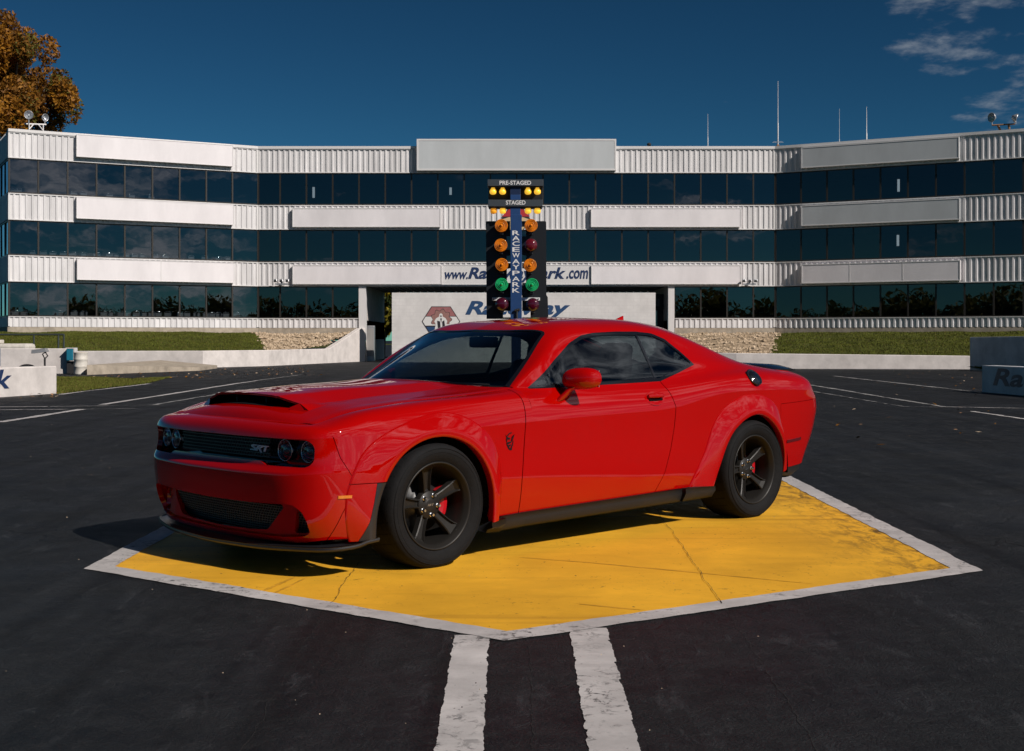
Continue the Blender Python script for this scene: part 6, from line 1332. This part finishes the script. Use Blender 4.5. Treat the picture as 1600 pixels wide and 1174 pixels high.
GRN = [leaf_mat('leaf_dark_green', (.035, .055, .012)), leaf_mat('leaf_green', (.07, .085, .014)), leaf_mat('leaf_yellow', (.20, .17, .015)), leaf_mat('leaf_gold', (.30, .22, .02))]
M['bark'] = simple('grey_bark', (.09, .07, .055), rough=.9, var=.4, vscale=4, bump=.6, bscale=12)
def tree(name, base, H, crown_c, crown_r, nb, n, size, mats, label, cat='tree', limbs=9, group=None):
    e = empty(name, base, 0, label, cat, group); mb = MB(); c = Vector(crown_c)
    mb.tube([(0, 0, -.3), (.1, .1, H * .25), (c.x * .4, c.y * .4, H * .5), (c.x * .8, c.y * .8, c.z)], [H * .022, H * .017, H * .012, H * .006], 9)
    bl_ = []
    for i in range(nb):
        q = RNG.normal(size=3); q /= np.linalg.norm(q); q[2] = q[2] if q[2] > -.7 else -q[2]; rr = RNG.random() ** .45; p = np.array(crown_c) + q * np.array(crown_r) * rr * .88
        f = .15 + .15 * RNG.random(); bl_.append((p, np.array(crown_r) * f * np.array([1, 1, .8])))
    for i in range(limbs):
        p = Vector(bl_[i][0]); a = Vector((c.x * .4, c.y * .4, H * .45)).lerp(Vector((c.x * .8, c.y * .8, c.z)), i / limbs); mid = a.lerp(p, .5) + Vector((0, 0, H * .02)); mb.tube([a, mid, p], [H * .007, H * .004, H * .0015], 6)
    mb.build('trunk', M['bark'], e); leaf_cloud('crown', bl_, n, size, mats, e); return e
tree('oak_tree', (-34.8, 92, 0), 25, (-.4, 0, 18.3), (4.4, 4.4, 5.9), 80, 42000, .15, AUT, 'large autumn oak with rusty orange leaves behind the left wing')
for x, y, h_, m_, lab in ((-9.6, 97, 6.5, GRN, 'yellowing leafy shrub at the far end of the passage'),):
    tree('shrub', (x, y, 0), h_, (0, 0, h_ * .5), (2.6, 2.2, h_ * .52), 34, 9000, .20, m_, lab, 'shrub', 6)
# wood across the track, seen in the glass and in the paint
def wood(name, x0, x1, y, hgt, n):
    bl_ = []; x = x0
    while x < x1:
        r = random.uniform(3, 6); h_ = hgt * random.uniform(.85, 1.12); bl_ += [((x, y + random.uniform(-4, 4), h_ * .35), (r * 1.2, 3, h_ * .40)), ((x + random.uniform(-1, 1), y + random.uniform(-3, 3), h_ * .70), (r, 2.6, h_ * .30))]; x += r * .55
    return leaf_cloud(name, bl_, n, .55, GRN[:2] + AUT[:1], None, 'stuff')
wood('far_wood', -190, 190, -95, 9.6, 80000)
# ================================================================== LEAVES AND GRIT ON THE GROUND
def litter(name, spots, size, mats, lift=.016):
    mb = MB()
    for x, y in spots:
        s = size * random.uniform(.5, 1.3); q = random.random() * 6.28; u = Vector((math.cos(q), math.sin(q), random.uniform(-.2, .5))) * s; v = Vector((-math.sin(q), math.cos(q), random.uniform(-.2, .5))) * s * .6; p = Vector((x, y, lift + s * .3))
        mb.add([p - u, p + v, p + u, p - v], [(0, 1, 2, 3)], random.randrange(len(mats)))
    o = mb.build(name, mats); return tag(o, kind='stuff')
def gp_rand(px0, px1, py0, py1): return gpt(random.uniform(px0, px1), random.uniform(py0, py1))
litter('fallen_leaves', [gp_rand(330, 520, 574, 588) for _ in range(110)] + [gp_rand(140, 330, 582, 592) for _ in range(120)] + [gp_rand(1380, 1530, 578, 612) for _ in range(30)] + [gp_rand(0, 90, 615, 624) for _ in range(30)] + [gp_rand(1280, 1560, 590, 700) for _ in range(25)], .045, [AUT[3], AUT[2], M['stone'], M['rust']])
mb = MB()
for _ in range(100):
    x, y = gp_rand(0, 1600, 620, 1174) if random.random() < .6 else gp_rand(0, 1600, 600, 760)
    s = random.uniform(.002, .0045) * (1 if y < 9 else 1.6); q = random.random() * 6; mb.add([(x + s * math.cos(q + 2.1 * i), y + s * math.sin(q + 2.1 * i), .0135) for i in range(3)] + [(x, y, .0135 + s)], [(0, 1, 3), (1, 2, 3), (2, 0, 3)], random.random() < .3)
tag(mb.build('grit', [M['stone'], M['crackfill']]), kind='stuff')
